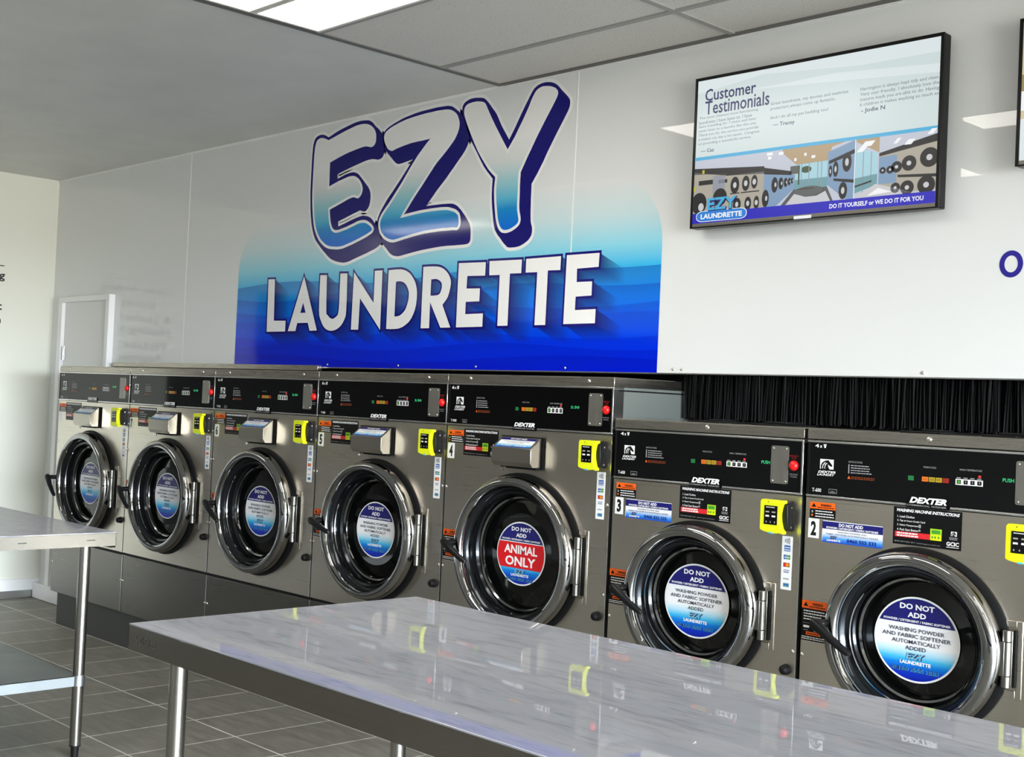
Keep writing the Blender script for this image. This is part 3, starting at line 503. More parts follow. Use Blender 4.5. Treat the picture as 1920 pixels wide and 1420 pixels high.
def holed_front(mb, w0, w1, z0, z1, cx, cz, r, mt, n=96):
    """sheet with a round opening: fan from the opening out to the edges"""
    angs = sorted([2 * math.pi * i / n for i in range(n)] + [math.atan2(z - cz, x - cx) % (2 * math.pi) for x in (w0, w1) for z in (z0, z1)])
    inn, out = [], []
    for a in angs:
        c_, s_ = math.cos(a), math.sin(a); t = 1e9
        if c_ > 1e-9: t = min(t, (w1 - cx) / c_)
        if c_ < -1e-9: t = min(t, (w0 - cx) / c_)
        if s_ > 1e-9: t = min(t, (z1 - cz) / s_)
        if s_ < -1e-9: t = min(t, (z0 - cz) / s_)
        inn.append((cx + r * c_, 0, cz + r * s_)); out.append((cx + t * c_, 0, cz + t * s_))
    k = len(angs)
    mb.add(inn + out, [(i, (i + 1) % k, k + (i + 1) % k, k + i) for i in range(k)], mt)
    # turned-back edges and the throat of the opening
    mb.add([(x, y, z) for x, z in ((w0, z0), (w1, z0), (w1, z1), (w0, z1)) for y in (0, .05)], [(0, 2, 3, 1), (2, 4, 5, 3), (4, 6, 7, 5), (6, 0, 1, 7)], mt)
def horse_mark(pr, u0, u1, w0, w1, l=2):
    pr.rect(u0, u1, w0, w1, 'ink_white', l)
    U = lambda x, y: (u0 + (u1 - u0) * x, w0 + (w1 - w0) * y)
    pr.poly([U(*q) for q in ((.08, .0), (.06, .35), (.16, .65), (.38, .86), (.62, .92), (.66, .84), (.86, .5), (.92, .34), (.84, .26), (.72, .34), (.58, .48), (.6, .3), (.7, .0))], 'sticker_black', l + 1)
    pr.stroke([U(*q) for q in ((.2, .05), (.22, .4), (.4, .68))], (u1 - u0) * .028, 'ink_white', l + 2, closed=False)
    pr.stroke([U(*q) for q in ((.36, .05), (.38, .4), (.52, .62))], (u1 - u0) * .025, 'ink_white', l + 2, closed=False)
def control_print(S, lit, digits):
    out = []; mb = MB(); main = Print(mb, (0, -.002, 0), step=.0003); pr = main
    def piece(name, draw):
        m_ = MB(); draw(Print(m_, (0, -.002, 0), step=.0003)); out.append((name, m_.mesh(name, False)))
    u0, u1, w0, w1 = S['k']; m_ = u0 + (u1 - u0) * .34
    pr.text(S['size'], u0, m_, w0, w1, 'ink_white', 2, .02); pr.text('x', m_ + .003, m_ + .011, w0, w0 + (w1 - w0) * .66, 'ink_white', 2, .02)
    a = m_ + .015; pr.poly([(a, w1), (u1, w1), (u1 - .003, w0), (a + .003, w0)], 'ink_white', 2); pr.rect(a + .004, u1 - .004, w0 + .005, w1 - .002, 'ink_grey', 3)
    horse_mark(pr, *S['horse'])
    u0, u1, w0, w1 = S['dl']; hm = (w0 + w1) / 2
    pr.text('DEXTER', u0 + .003, u1, hm + .0008, w1, 'ink_white', 2, .03, .3); pr.text('LAUNDRY', u0, u1 - .003, w0, hm - .0008, 'ink_white', 2, .02, .3)
    u0, u1, w0, w1 = S['inst']; h = w1 - w0
    pr.text('INSTRUCTIONS', u0, u0 + .045, w1 - h * .10, w1, 'ink_grey', 2)
    pr.rect(u0, u0 + .0035, w0 + h * .3, w1 - h * .18, 'ink_grey', 2); pr.lines(u0 + .008, u1 - .006, w1 - h * .22, 4, h * .135, h * .055, 'ink_grey', 2, 5)
    pr.poly([(u0 - .002, w0), (u0 + .008, w0), (u0 + .003, w0 + h * .17)], 'orange', 2); pr.lines(u0 + .01, u1 + .004, w0 + h * .14, 2, h * .09, h * .055, 'dim_orange', 2, 8, .1)
    pr.text(S['model'], *S['mod'], 'ink_white', 2, .01)
    u0, u1, w0, w1 = S['usa']; pr.rect(u0, u1, w0, w1, 'ink_grey', 2); pr.rect(u0 + .0012, u1 - .0012, w0 + .0012, w1 - .0012, 'sticker_black', 3); pr.text('USA', u0 + .006, u1 - .006, w0 + .002, w0 + .007, 'ink_grey', 4, .02)
    g0, s0, s1, w0, w1 = S['sq']; d_ = (s1 - s0) / 4
    piece('cycle_light', lambda q: q.rect(g0, g0 + d_ * .86, w0, w1, 'sq_green', 2))
    for i, c_ in enumerate(('sq_orange', 'sq_yellow', 'sq_yellow', 'sq_red')):
        piece('cycle_light', lambda q: (q.rect(s0 + i * d_, s0 + (i + .9) * d_, w0, w1, c_, 2), q.lines(s0 + (i + .12) * d_, s0 + (i + .78) * d_, w1 - .004, 2, .0035, .0014, 'dim_orange', 3, i, .1)))
    u0, u1, w_ = S['wc']; pr.text('WASH CYCLE', u0, u1, w_ - .003, w_ + .0022, 'ink_grey', 2)
    u0, u1, w0, w1, wt = S['tm']; pr.text('WASH TEMPERATURE', u0 + .01, u1 - .004, wt - .003, wt + .0022, 'ink_grey', 2)
    d_ = (u1 - u0) / 4
    for i in range(4):
        c_ = u0 + (i + .5) * d_
        def button(q):
            q.rect(u0 + i * d_, u0 + (i + 1) * d_, w0, w1, 'ink_white', 2); q.rect(c_ - .006, c_ + .006, w0 + .0025, w1 - .0025, 'sticker_black', 3); q.rect(c_ - .0012, c_ + .0012, w0 + .006, w1 - .005, 'ink_grey', 4)
            if i == 0: q.oval(c_, (w0 + w1) / 2, .0045, .0045, 'lime_dark', 5, 12)
        piece('wash_button', button)
        pr.rect(c_ - .007, c_ + .005, w1 + .002, w1 + .0045, 'ink_grey', 2)
    if lit: piece('indicator_light', lambda q: q.oval(u1 - d_ * .5, w1 + .010, .0042, .0032, 'led_red', 2, 12))
    D = S['dig']; piece('digit_display', lambda q: q.text(digits, D[0], D[1], D[2], D[3], 'led_green', 2, .01))
    u, w_ = S['stop']; pr.text('EMERGENCY', u - .017, u + .015, w_ + .026, w_ + .031, 'red_dim', 2); pr.text('STOP', u - .009, u + .008, w_ + .019, w_ + .024, 'red_dim', 2)
    pr.text('PUSH DOWN', u - .014, u + .014, w_ - .029, w_ - .0245, 'ink_grey', 2); pr.text('TO CANCEL', u - .012, u + .012, w_ - .036, w_ - .0315, 'ink_grey', 2)
    out.insert(0, ('panel_print', mb.mesh('panel_print', False))); return out
def warning_sticker(w, h, head=.42):
    mb = MB(); pr = Print(mb, step=.0004); mb.box(0, w, -.0005, 0, 0, h, 'sticker_black'); hw = h * (1 - head)
    pr.rect(0, w, hw, h, 'orange', 2); pr.text('WARNING', w * .42, w * .84, h - (h - hw) * .58, h - (h - hw) * .24, 'sticker_black', 3, .03)
    pr.lines(w * .3, w * .95, h - (h - hw) * .7, 1, .01, (h - hw) * .12, 'sticker_black', 3, 4, .05)
    pr.poly([(w * .07, hw + (h - hw) * .25), (w * .25, hw + (h - hw) * .25), (w * .16, h - (h - hw) * .2)], 'sticker_black', 3)
    if head > .3:
        pr.oval(w * .1, hw * .68, w * .035, hw * .15, 'ink_grey', 2, 10); pr.rect(w * .06, w * .13, hw * .2, hw * .4, 'orange', 2)
        pr.lines(w * .22, w * .97, hw * .82, 3, hw * .28, hw * .1, 'ink_white', 2, 6, .15)
    else:
        pr.lines(w * .08, w * .95, hw * .94, 4, hw * .085, hw * .035, 'ink_white', 2, 7, .15)
        pr.rect(w * .05, w * .95, hw * .54, hw * .552, 'ink_grey', 2)
        pr.round_rect(w * .08, w * .33, hw * .40, hw * .47, hw * .034, 'ink_white', 2); pr.lines(w * .1, w * .28, hw * .34, 1, .01, hw * .02, 'ink_grey', 2); pr.lines(w * .5, w * .72, hw * .32, 1, .01, hw * .02, 'ink_grey', 2)
        pr.rect(w * .2, w * .78, hw * .18, hw * .28, 'orange', 2); pr.lines(w * .25, w * .72, hw * .245, 1, .01, hw * .03, 'sticker_black', 3)
        pr.lines(w * .03, w * .96, hw * .13, 2, hw * .06, hw * .028, 'ink_white', 2, 9, .05)
    return mb.mesh('warning_sticker', False)
def number_sticker(w, h, n):
    mb = MB(); pr = Print(mb, step=.0004); mb.box(0, w, -.0005, 0, 0, h, 'sticker_white')
    if n: pr.text(n, w * .24, w * .76, h * .12, h * .88, 'ink_black', 2, .045)
    return mb.mesh('number_sticker', False)
def instruction_sticker(w, h, full):
    mb = MB(); pr = Print(mb, step=.0004); mb.box(0, w, -.0005, 0, 0, h, 'sticker_black')
    pr.text('WASHING MACHINE INSTRUCTIONS', w * .05, w * .97, h * .87, h * .955, 'ink_white', 2, .035, .35)
    for i, (s_, e) in enumerate((('1. Load Clothes', .26), ('2. Tap or Insert Credit Card', .42), ('3. Select Temperature', .34), ('4. Push Start Button', .32))):
        z = h * (.745 - i * .115); pr.text(s_, w * .06, w * (.06 + e * .98), z - h * .03, z + h * .03, 'ink_white', 2, .008)
    pr.rect(w * .38, w * .415, h * .48, h * .57, 'ink_grey', 2); pr.oval(w * .395, h * .41, w * .018, h * .03, 'ink_grey', 2, 10)
    pr.rect(w * .03, w * .56, h * .20, h * .345, 'red_print', 2); pr.lines(w * .06, w * .4, h * .325, 2, h * .065, h * .04, 'sticker_white', 3, 2, .1)
    pr.rect(w * .555, w * .72, h * .2, h * .50, 'lime', 3); pr.rect(w * .575, w * .70, h * .37, h * .47, 'lime_dark', 4); pr.rect(w * .57, w * .71, h * .2, h * .345, 'reader_yellow', 4)
    for k in (.59, .63, .68): pr.oval(w * k, h * .28, w * .014, h * .035, 'lime_dark', 5, 8)
    pr.text('IMPORTED BY: www.gcic.com.au', w * .03, w * .70, h * .05, h * .095, 'ink_grey', 2)
    horse_mark(pr, w * .85, w * .935, h * .36, h * .48); pr.lines(w * .83, w * .95, h * .33, 2, h * .04, h * .025, 'ink_grey', 2, 3, .05)
    pr.text('GCIC', w * .79, w * .97, h * .10, h * .21, 'ink_white', 2, .04); pr.rect(w * .79, w * .97, h * .06, h * .075, 'ink_white', 2)
    return mb.mesh('instruction_sticker', False)
def notice_sticker(w, h):
    mb = MB(); pr = Print(mb, step=.0004); pr.round_rect(0, w, 0, h, .004, 'label_fade', 1); pr.rect(0, w, h * .62, h * .97, 'navy', 2); pr.rect(0, .0015, .004, h - .004, 'sticker_white', 2)
    pr.ctext('DO NOT ADD', w * .48, h * .85, w * .4, h * .15, 'ink_white', 3, .04); pr.ctext('POWDER / DETERGENT / FABRIC SOFTENER', w * .5, h * .695, w * .86, h * .09, 'ink_white', 3, .03)
    pr.ctext('WASHING POWDER AND', w * .5, h * .52, w * .48, h * .075, 'ink_slate', 3); pr.ctext('FABRIC SOFTENER AUTOMATICALLY ADDED', w * .5, h * .40, w * .86, h * .075, 'ink_slate', 3)
    pr.ctext('EZY', w * .2, h * .24, w * .12, h * .15, 'ink_slate', 3, .05, .2); pr.ctext('LAUNDRETTE', w * .2, h * .11, w * .23, h * .09, 'ink_white', 4, .04)
    pr.ctext('0460 555 333', w * .66, h * .17, w * .48, h * .17, 'sign_navy', 3, .02)
    return mb.mesh('notice_sticker', False)
KX = 1.065      # the doors are a touch wider than high
def round_sticker(R, animal):
    """origin at its centre"""
    mb = MB(); pr = Print(mb, (0, 0, 0), (1.09, 0, 0), step=.0004); pr.oval(0, 0, R, R, 'sticker_white', 1, 64); r = R * .955; a = math.degrees(math.asin(.38))
    pr.oval(0, 0, r, r, 'disc_fade', 2, 64); pr.oval(0, 0, r, r, 'navy', 3, 40, a, 180 - a)
    T = lambda s_, y, wd, h, c_, bold=.02, l=5: pr.ctext(s_, 0, y * R, wd * R, h * R, c_, l, bold)
    T('DO NOT', .76, .81, .135, 'ink_white', .035); T('ADD', .57, .43, .125, 'ink_white', .035); T('POWDER / DETERGENT / FABRIC SOFTENER', .425, 1.56, .055, 'ink_white', .03)
    if animal:
        b1, b0 = .345 * R, -.47 * R; n = 16
        def arc(y0, y1, s_): return [(s_ * math.sqrt(max(0, r * r - (y0 + (y1 - y0) * i / n) ** 2)), y0 + (y1 - y0) * i / n) for i in range(n + 1)]
        pr.poly(arc(b0, b1, 1) + arc(b1, b0, -1), 'animal_red', 4); pr.rect(-r * .94, r * .94, b1 - .001, b1 + .0015, 'sticker_white', 5)
        T('ANIMAL', .12, 1.36, .27, 'ink_white', .03); T('ONLY', -.25, 1.24, .30, 'ink_white', .03); y = (-.57, -.68, -.81)
    else:
        for s_, yy, wd in (('WASHING POWDER', .215, 1.3), ('AND FABRIC SOFTENER', .075, 1.6), ('AUTOMATICALLY', -.065, 1.13), ('ADDED', -.205, .48)): T(s_, yy, wd, .092, 'ink_slate', .012)
        y = (-.385, -.545, -.71)
    pr.ctext('EZY', .006 * R * 5, y[0] * R - .0012, .42 * R, .15 * R, 'ink_slate', 5, .06, .15); pr.ctext('EZY', 0, y[0] * R, .42 * R, .15 * R, 'halo_blue', 6, .02, .15)
    T('LAUNDRETTE', y[1], .72, .085, 'ink_white', .045); T('0460 555 333', y[2], 1.1, .115, 'sky_blue', .055, 5); T('0460 555 333', y[2], 1.08, .11, 'navy', .01, 6)
    return mb.mesh('round_sticker', False)
def logo_strip(w, h):
    mb = MB(); pr = Print(mb, step=.0004); mb.box(0, w, -.0005, 0, 0, h, 'sticker_white'); c_ = w * .52
    for i in range(4): pr.stroke([(c_ - w * .16 + i * w * .11 + .2 * w * math.cos(t) * (.3 + i * .14) - .1 * w, h * .915 + (.006 + i * .0022) * math.sin(t)) for t in (-.9, -.45, 0, .45, .9)], w * .028, 'ink_black', 2, closed=False)
    pr.rect(w * .24, w * .82, h * .72, h * .83, 'card_blue', 2); pr.lines(w * .3, w * .8, h * .80, 2, h * .045, h * .02, 'sticker_white', 3, 1, .1)
    for i, k in enumerate(('card_blue', 'card_teal', 'lime_dark')): pr.round_rect(w * (.2 + i * .22), w * (.4 + i * .22), h * .565, h * .655, .003, k, 2)
    pr.rect(w * .22, w * .8, h * .60, h * .612, 'sticker_white', 3)
    pr.rect(w * .2, w * .8, h * .425, h * .505, 'dim_orange', 2); pr.oval(w * .4, h * .465, w * .17, h * .035, 'red_print', 3, 16); pr.oval(w * .6, h * .465, w * .17, h * .035, 'card_amber', 4, 16)
    pr.rect(w * .22, w * .8, h * .36, h * .372, 'card_blue', 2); pr.lines(w * .25, w * .75, h * .345, 1, .01, h * .03, 'card_grey', 2, 3, .05)
    pr.lines(w * .22, w * .8, h * .215, 1, .01, h * .022, 'card_grey', 2, 5, .05)
    pr.rect(w * .25, w * .8, h * .055, h * .125, 'card_teal', 2); pr.rect(w * .3, w * .75, h * .085, h * .105, 'card_blue', 3)
    return mb.mesh('card_logo_strip', False)

def door(root, S, name_kind, animal, lever):
    cx, cz, R, G = S['cx'], S['cz'], S['R'], S['G']; K = name_kind
    d = empty('door', (cx, 0, cz), root)
    def lathe(mb, prof, mt, n=96): mb.lathe(0, 0, prof, mt, n); mb.v = [(x * KX, y, z) for x, y, z in mb.v]
    def ring():
        mb = MB(); lathe(mb, [(R * .97, .0), (R * .97, -.012), (R - .002, -.016), (R + .001, -.026), (R, -.046), (R - .004, -.058), (R - .013, -.066), (R - .024, -.068), (R - .034, -.065), (R - .041, -.056), (R - .043, -.044), (R - .043, -.03)], 'chrome'); return mb.mesh('door_ring')
    link('door_ring', shared(('ring', K), ring), d)
    def gasket():
        mb = MB(); lathe(mb, [(R + .012, 0), (R + .012, -.004), (R + .004, -.008), (R - .02, -.008)], 'rubber'); return mb.mesh('door_gasket')
    link('door_gasket', shared(('gasket', K), gasket), d)
    def bezel():
        mb = MB(); a = R - .043; lathe(mb, [(a + .002, -.048), (a - .006, -.042), (a - .012, -.030), (a - .022, -.026), (G + .020, .006), (G + .012, .018), (G + .002, .022)], 'bezel_black'); return mb.mesh('door_bezel', ang=28)
    link('door_bezel', shared(('bezel', K), bezel), d)
    def trim():
        mb = MB(); lathe(mb, [(G + .010, .022), (G + .009, .012), (G + .003, .009), (G - .003, .013), (G - .004, .022)], 'dark_chrome'); m2 = MB(); lathe(m2, [(R - .066, -.0285), (R - .0675, -.0315), (R - .069, -.0275)], 'chrome'); mb.add(m2.v, m2.f, 'chrome'); return mb.mesh('glass_trim')
    link('glass_trim', shared(('trim', K), trim), d)
    def glass():
        mb = MB(); lathe(mb, [(G - .002, .020), (G - .02, .0155), (G * .72, .012), (G * .71, .0115)], 'door_glass'); mb.v = mb.v; mb.add([(G * .71 * KX * math.cos(t * math.pi / 48), .0115, G * .71 * math.sin(t * math.pi / 48)) for t in range(96)], [list(range(96))], 'door_glass'); return mb.mesh('door_glass')
    gl = link('door_glass', shared(('glass', K), glass), d)
    st = link('round_sticker', shared(('round', K, animal), lambda: round_sticker(.1165 if K == 'tall' else .1185, animal)), gl, (0, .0095 if K == 'tall' else .004, 0))
    if animal: st['label'] = 'round sticker with a red animal-only band'
    # handle: hub on the ring's left and a tapered lever
    ang = math.radians(lever); hx, hz = -R * KX + .008, .014
    mb = MB(); mb.cyl((hx, hz), .017, 'y', -.036, -.058, 'plastic_black', 20); mb.cyl((hx, hz), .012, 'y', -.058, -.098, 'plastic_black', 16)
    L = .125; ux, uz = math.cos(ang), math.sin(ang); path = [(hx - ux * .018, -.100, hz - uz * .018), (hx - ux * .012, -.104, hz - uz * .012), (hx, -.106, hz), (hx + ux * L * .4, -.108, hz + uz * L * .4), (hx + ux * L * .85, -.104, hz + uz * L * .85), (hx + ux * L, -.1, hz + uz * L), (hx + ux * (L + .006), -.098, hz + uz * (L + .006))]
    mb.tube(path, .012, 'plastic_black', 14, [.006, .013, .0165, .013, .0105, .0095, .004]); mb.build('handle', d)
    # hinge
    hx_, z0, z1 = S['hinge']
    def hinge():
        mb = MB(); x_ = hx_ - cx; a, b_ = z0 - cz, z1 - cz; c_ = (b_ - a)
        mb.cyl((x_, -.021), .0115, 'z', a, a + c_ * .2, 'hinge_steel', 18); mb.cyl((x_, -.021), .0122, 'z', a + c_ * .205, a + c_ * .795, 'hinge_steel', 18); mb.cyl((x_, -.021), .0115, 'z', a + c_ * .8, b_, 'hinge_steel', 18)
        mb.box(R * KX - .012, x_, -.034, -.018, a + c_ * .2, a + c_ * .8, 'hinge_steel')
        mb.box(x_ + .013, x_ + .020, -.010, .0, a, b_, 'gap_black'); mb.box(x_, x_ + .012, -.012, 0, a + .002, b_ - .002, 'hinge_steel')
        mb.box(x_ + .018, x_ + .034, -.0028, 0, a - .028, b_ + .024, 'steel_front'); mb.box(x_ - .012, x_ + .018, -.0028, 0, b_ + .006, b_ + .024, 'steel_front'); mb.box(x_ - .012, x_ + .018, -.0028, 0, a - .028, a - .008, 'steel_front')
        return mb.mesh('hinge')
    link('hinge', shared(('hinge', K), hinge), d, bevel=.0015)

def card_reader(root, S):
    x, z0, z1 = S['card']; h = z1 - z0
    r = empty('card_reader', (x, 0, z0), root)
    def body():
        mb = MB(); mb.prism([(0, .004), (-.006, .004), (-.030, .012), (-.034, h - .012), (-.006, h - .002), (0, h - .002)], 'x', .012, .0855, 'plastic_black'); return mb.mesh('reader_body')
    link('reader_body', shared(('rb', S['model']), body), r, bevel=.002)
    def house():
        mb = MB(); n = 8; w = .079
        out = [(0, .006), (.006, 0.002)] + [(.006 + (w - .006) * i / n, .002 - .006 * math.sin(math.pi * i / n * .9)) for i in range(1, n)] + [(w + .004, -.004), (w + .004, .004)]
        out += [(w - .004 - .008 * math.sin(math.pi * i / n), .010 + (h - .022) * i / n) for i in range(n + 1)] + [(w + .004, h - .008), (w + .004, h), (.006, h), (0, h - .006)]
        mb.prism(out, 'y', -.050, -.030, 'reader_yellow'); return mb.mesh('reader_bezel')
    link('reader_bezel', shared(('rh', S['model']), house), r, bevel=.0015)
    def scr():
        mb = MB(); mb.box(.016, .062, -.0512, -.049, .022, h - .018, 'panel_black'); pr = Print(mb, (0, -.0512, 0), step=.0003); t = h - .018
        pr.lines(.022, .056, t - .004, 1, .01, .0022, 'ink_white', 1, 2, .1)
        for i in (0, 1): pr.rect(.021 + i * .022, .034 + i * .022, t - .021, t - .017, 'screen_text', 1); pr.rect(.021 + i * .022, .034 + i * .022, t - .034, t - .029, 'ink_white', 1)
        for i in (0, 1, 2): pr.oval(.024 + i * .015, .030, .002, .003, 'ink_grey', 1, 8)
        pr.oval(.03, h - .007, .0018, .0018, 'ink_black', 1, 8)
        for i in (0, 1, 2): pr.rect(.03 + i * .009, .034 + i * .009, h - .014, h - .0125, 'lime', 1)
        mb.box(.034, .048, -.0505, -.046, -.0045, .000, 'sky_blue'); return mb.mesh('screen')
    link('screen', shared(('rs', S['model']), scr), r)
    def scw():
        mb = MB()
        for z in (.016, h - .022): mb.cyl((-.012, z), .003, 'x', .0855, .087, 'screw_metal', 10)
        return mb.mesh('screw')
    link('screw', shared(('rw', S['model']), scw), r)
def dispenser(root):
    x0, x1, z0, z1 = .322, .527, 1.166, 1.272
    d = empty('soap_dispenser', (x0, 0, z0), root); w, h = x1 - x0, z1 - z0
    def bk(): mb = MB(); mb.box(-.006, w + .012, -.007, 0, -.006, h + .004, 'gap_black'); return mb.mesh('mounting_plate')
    link('mounting_plate', shared('dm', bk), d, bevel=.002)
    def box_(): mb = MB(); mb.prism([(-.007, .0), (-.046, .0), (-.060, .016), (-.060, .066), (-.010, h), (-.007, h)], 'x', 0, w, 'steel_hopper'); mb.box(-.003, w + .003, -.063, -.058, .062, .068, 'steel_hopper'); return mb.mesh('hopper')
    link('hopper', shared('db', box_), d, bevel=.0015)
    def st():
        mb = MB(); L = math.hypot(.050, h - .066); W_ = Vector((0, .050, h - .066)) / L; N = Vector((0, -(h - .066), .050)) / L
        pr = Print(mb, (0, -.060, .066), (1, 0, 0), W_, N, .0004); a, b_ = .012, w - .012
        pr.rect(a, b_, .006, L - .006, 'sticker_white', 1); pr.rect(a, b_, .006, L * .3, 'card_blue', 2); pr.rect(a, b_, L * .2, L * .34, 'halo_blue', 3)
        pr.rect(a, b_, L * .72, L - .006, 'navy', 2); c_ = w / 2
        pr.ctext('DO NOT ADD', c_, L * .83, w * .4, L * .11, 'ink_white', 3, .04); pr.ctext('WASHING POWDER AND FABRIC SOFTENER', c_, L * .60, w * .66, L * .06, 'ink_slate', 3); pr.ctext('AUTOMATICALLY ADDED', c_, L * .47, w * .4, L * .06, 'ink_slate', 3)
        pr.ctext('EZY LAUNDRETTE', w * .33, L * .22, w * .25, L * .08, 'ink_white', 4, .03); pr.ctext('0460 555 333', w * .68, L * .22, w * .3, L * .09, 'ink_white', 4, .02); return mb.mesh('notice_sticker', False)
    link('notice_sticker', shared('ds', st), d)
    def lk(): mb = MB(); mb.tube([(.03, -.004, -.004), (.03, -.03, -.006), (.03, -.036, -.012), (.045, -.036, -.014)], .0035, 'screw_metal', 8); mb.box(.05, w, -.03, -.007, -.008, .0, 'gap_black'); return mb.mesh('latch')
    link('latch', shared('dk', lk), d)

def washer(kind, x, number, label, group, digits, lever, animal=False, lit=True):
    S = SPEC[kind]; w = S['w']; a, b_ = .003, w - .003
    root = empty('washing_machine', (x, 0, .188)); tag(root, label, 'washing machine', group)
    root.location = (x, 0, 0)
    P_ = lambda nm, mk, loc=(0, 0, 0), bevel=0, parent=root, key=None: link(nm, shared((kind, key or nm), mk), parent, loc, bevel)
    def cab(): mb = MB(); mb.box(a + .001, b_ - .001, .05, S['depth'], S['base'], S['cap'][0], 'cabinet_side'); mb.box(b_ - .0015, b_ + .0005, .022, S['depth'], S['cap'][0] - .014, S['cap'][0] - .009, 'gap_black'); return mb.mesh('cabinet')
    P_('cabinet', cab, bevel=.002)
    def fr(): mb = MB(); holed_front(mb, a, b_, S['low'] + .004, S['body'], S['cx'], S['cz'], S['R'] - .03, 'steel_front'); return mb.mesh('front_panel', ang=20)
    P_('front_panel', fr)
    def lo(): mb = MB(); mb.box(a, b_, .004, .05, S['base'] + .002, S['low'] - .010, 'steel_dimmed'); return mb.mesh('lower_panel')
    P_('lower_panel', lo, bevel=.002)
    def ed(): mb = MB(); mb.box(b_ - .0035, b_ + .0003, -.0012, .02, S['low'] + .004, S['body'], 'trim_silver'); mb.box(b_ - .0035, b_ + .0003, .0028, .02, S['base'] + .002, S['low'] - .010, 'trim_silver'); return mb.mesh('edge_strip')
    P_('edge_strip', ed)
    def rail(): mb = MB(); mb.box(a + .002, b_ - .002, .01, .05, S['low'] - .010, S['low'] + .004, 'rubber'); return mb.mesh('panel_seam')
    P_('panel_seam', rail)
    def cap(): mb = MB(); mb.prism([(0, S['cap'][0]), (-.004, S['cap'][0]), (-.004, S['cap'][1] - .004), (0, S['cap'][1]), (S['depth'], S['cap'][1]), (S['depth'], S['cap'][0])], 'x', a - .001, b_ + .001, 'steel_cap'); return mb.mesh('top_cap')
    P_('top_cap', cap, bevel=.001)
    def hs(): mb = MB(); mb.dome((0, 0), .009 if kind == 'low' else .0075, 0, .006, 'screw_metal'); return mb.mesh('cap_screw')
    for sx in S['screws']: P_('cap_screw', hs, (sx, -.004, (S['cap'][0] + S['cap'][1]) / 2 + .001))
    p0, p1 = S['pan']
    def pan(): mb = MB(); mb.box(a + .008, b_ - .012, -.002, .05, p0 + .003, p1 - .003, 'panel_black'); return mb.mesh('control_panel')
    cp = P_('control_panel', pan)
    def tr():
        mb = MB(); d0, d1 = S['dex'][0] - .008, S['dex'][1] + .008
        mb.box(a, b_, -.004, .05, p1 - .003, p1 + .003, 'trim_silver'); mb.box(a, d0, -.004, .05, p0 - .003, p0 + .003, 'trim_silver'); mb.box(d1, b_, -.004, .05, p0 - .003, p0 + .003, 'trim_silver')
        mb.box(d0, d1, -.002, .05, p0 - .003, p0 + .003, 'panel_black')
        mb.box(a, a + .008, -.003, .05, p0 + .003, p1 - .003, 'gap_black'); mb.box(b_ - .012, b_ - .006, -.002, .05, p0 + .003, p1 - .003, 'gap_black'); mb.box(b_ - .006, b_, -.004, .05, p0 + .003, p1 - .003, 'trim_silver')
        return mb.mesh('panel_trim')
    link('panel_trim', shared((kind, 'tr'), tr), cp, bevel=.0008)
    for nm, me in shared((kind, 'print', lit, digits), lambda: control_print(S, lit, digits)): link(nm, me, cp)
    u0, u1, w0, w1 = S['coin']
    def co():
        mb = MB(); n = 5; r = .006; pts = []
        for cx_, cz_, a0 in ((u1 - r, w0 + r, -90), (u1 - r, w1 - r, 0), (u0 + r, w1 - r, 90), (u0 + r, w0 + r, 180)): pts += [(cx_ + r * math.cos(math.radians(a0 + 90 * i / n)), cz_ + r * math.sin(math.radians(a0 + 90 * i / n))) for i in range(n + 1)]
        mb.prism(pts, 'y', -.005, -.002, 'steel_plate')
        for cx_ in (u0 + .008, u1 - .008):
            for cz_ in (w0 + .008, w1 - .008): mb.dome((cx_, cz_), .0032, -.005, .002, 'screw_metal', 10, 3)
        return mb.mesh('coin_plate')
    link('coin_plate', shared((kind, 'co'), co), cp)
    def sb(): mb = MB(); mb.cyl((0, 0), .0155, 'y', 0, -.004, 'button_red', 24); mb.dome((0, 0), .0145, -.004, .010, 'button_red', 24, 5); return mb.mesh('stop_button')
    so = link('stop_button', shared('stop', sb), cp, (S['stop'][0], -.002, S['stop'][1]))
    def bd():
        mb = MB(); d0, d1, e0, e1 = S['dex']; mb.box(d0 - .006, d1 + .004, -.006, -.001, e0 - .012, e0 + .002, 'panel_black'); pr = Print(mb, (0, -.0062, 0), step=.0004)
        mb2 = pr; pr.text('DEXTER', d0 + .004, d1, e0 + .001, e1, 'ink_white', 2, .05, .3); pr.text('COMMERCIAL WASHER', d0 - .004, d1, e0 - .0075, e0 - .0025, 'ink_grey', 2, .01); return mb.mesh('badge', False)
    link('badge', shared((kind, 'badge'), bd), cp)
    def es(): mb = MB(); mb.dome((0, 0), .0065, 0, .005, 'screw_metal', 12); return mb.mesh('edge_screw')
    for ex, ez in S['edge'] + ((.009, .36), (w - .012, .36)): P_('edge_screw', es, (ex, .0 if ez > S['low'] else .004, ez))
    def kn(): mb = MB(); mb.cyl((0, 0), .017, 'y', 0, -.014, 'rubber', 20, .015); mb.dome((0, 0), .015, -.014, .012, 'rubber', 20, 4); return mb.mesh('drain_knob')
    P_('drain_knob', kn, (S['knob'][0], 0, S['knob'][1]))
    q = S['warn']; P_('warning_sticker', lambda: warning_sticker(q[1] - q[0], q[3] - q[2]), (q[0], 0, q[2]))
    v = S['low_warn']; P_('warning_sticker', lambda: warning_sticker(v[1] - v[0], v[3] - v[2], .2), (v[0], 0, v[2]), key='low_warn')
    q2 = S['num']; link('number_sticker', number_sticker(q2[1] - q2[0], q2[3] - q2[2], number), root, (q2[0], 0, q2[2]))['label'] = 'white sticker with black number' + (' ' + number if number else '')
    q3 = S['ins']; P_('instruction_sticker', lambda: instruction_sticker(q3[1] - q3[0], q3[3] - q3[2], True), (q3[0], 0, q3[2]))
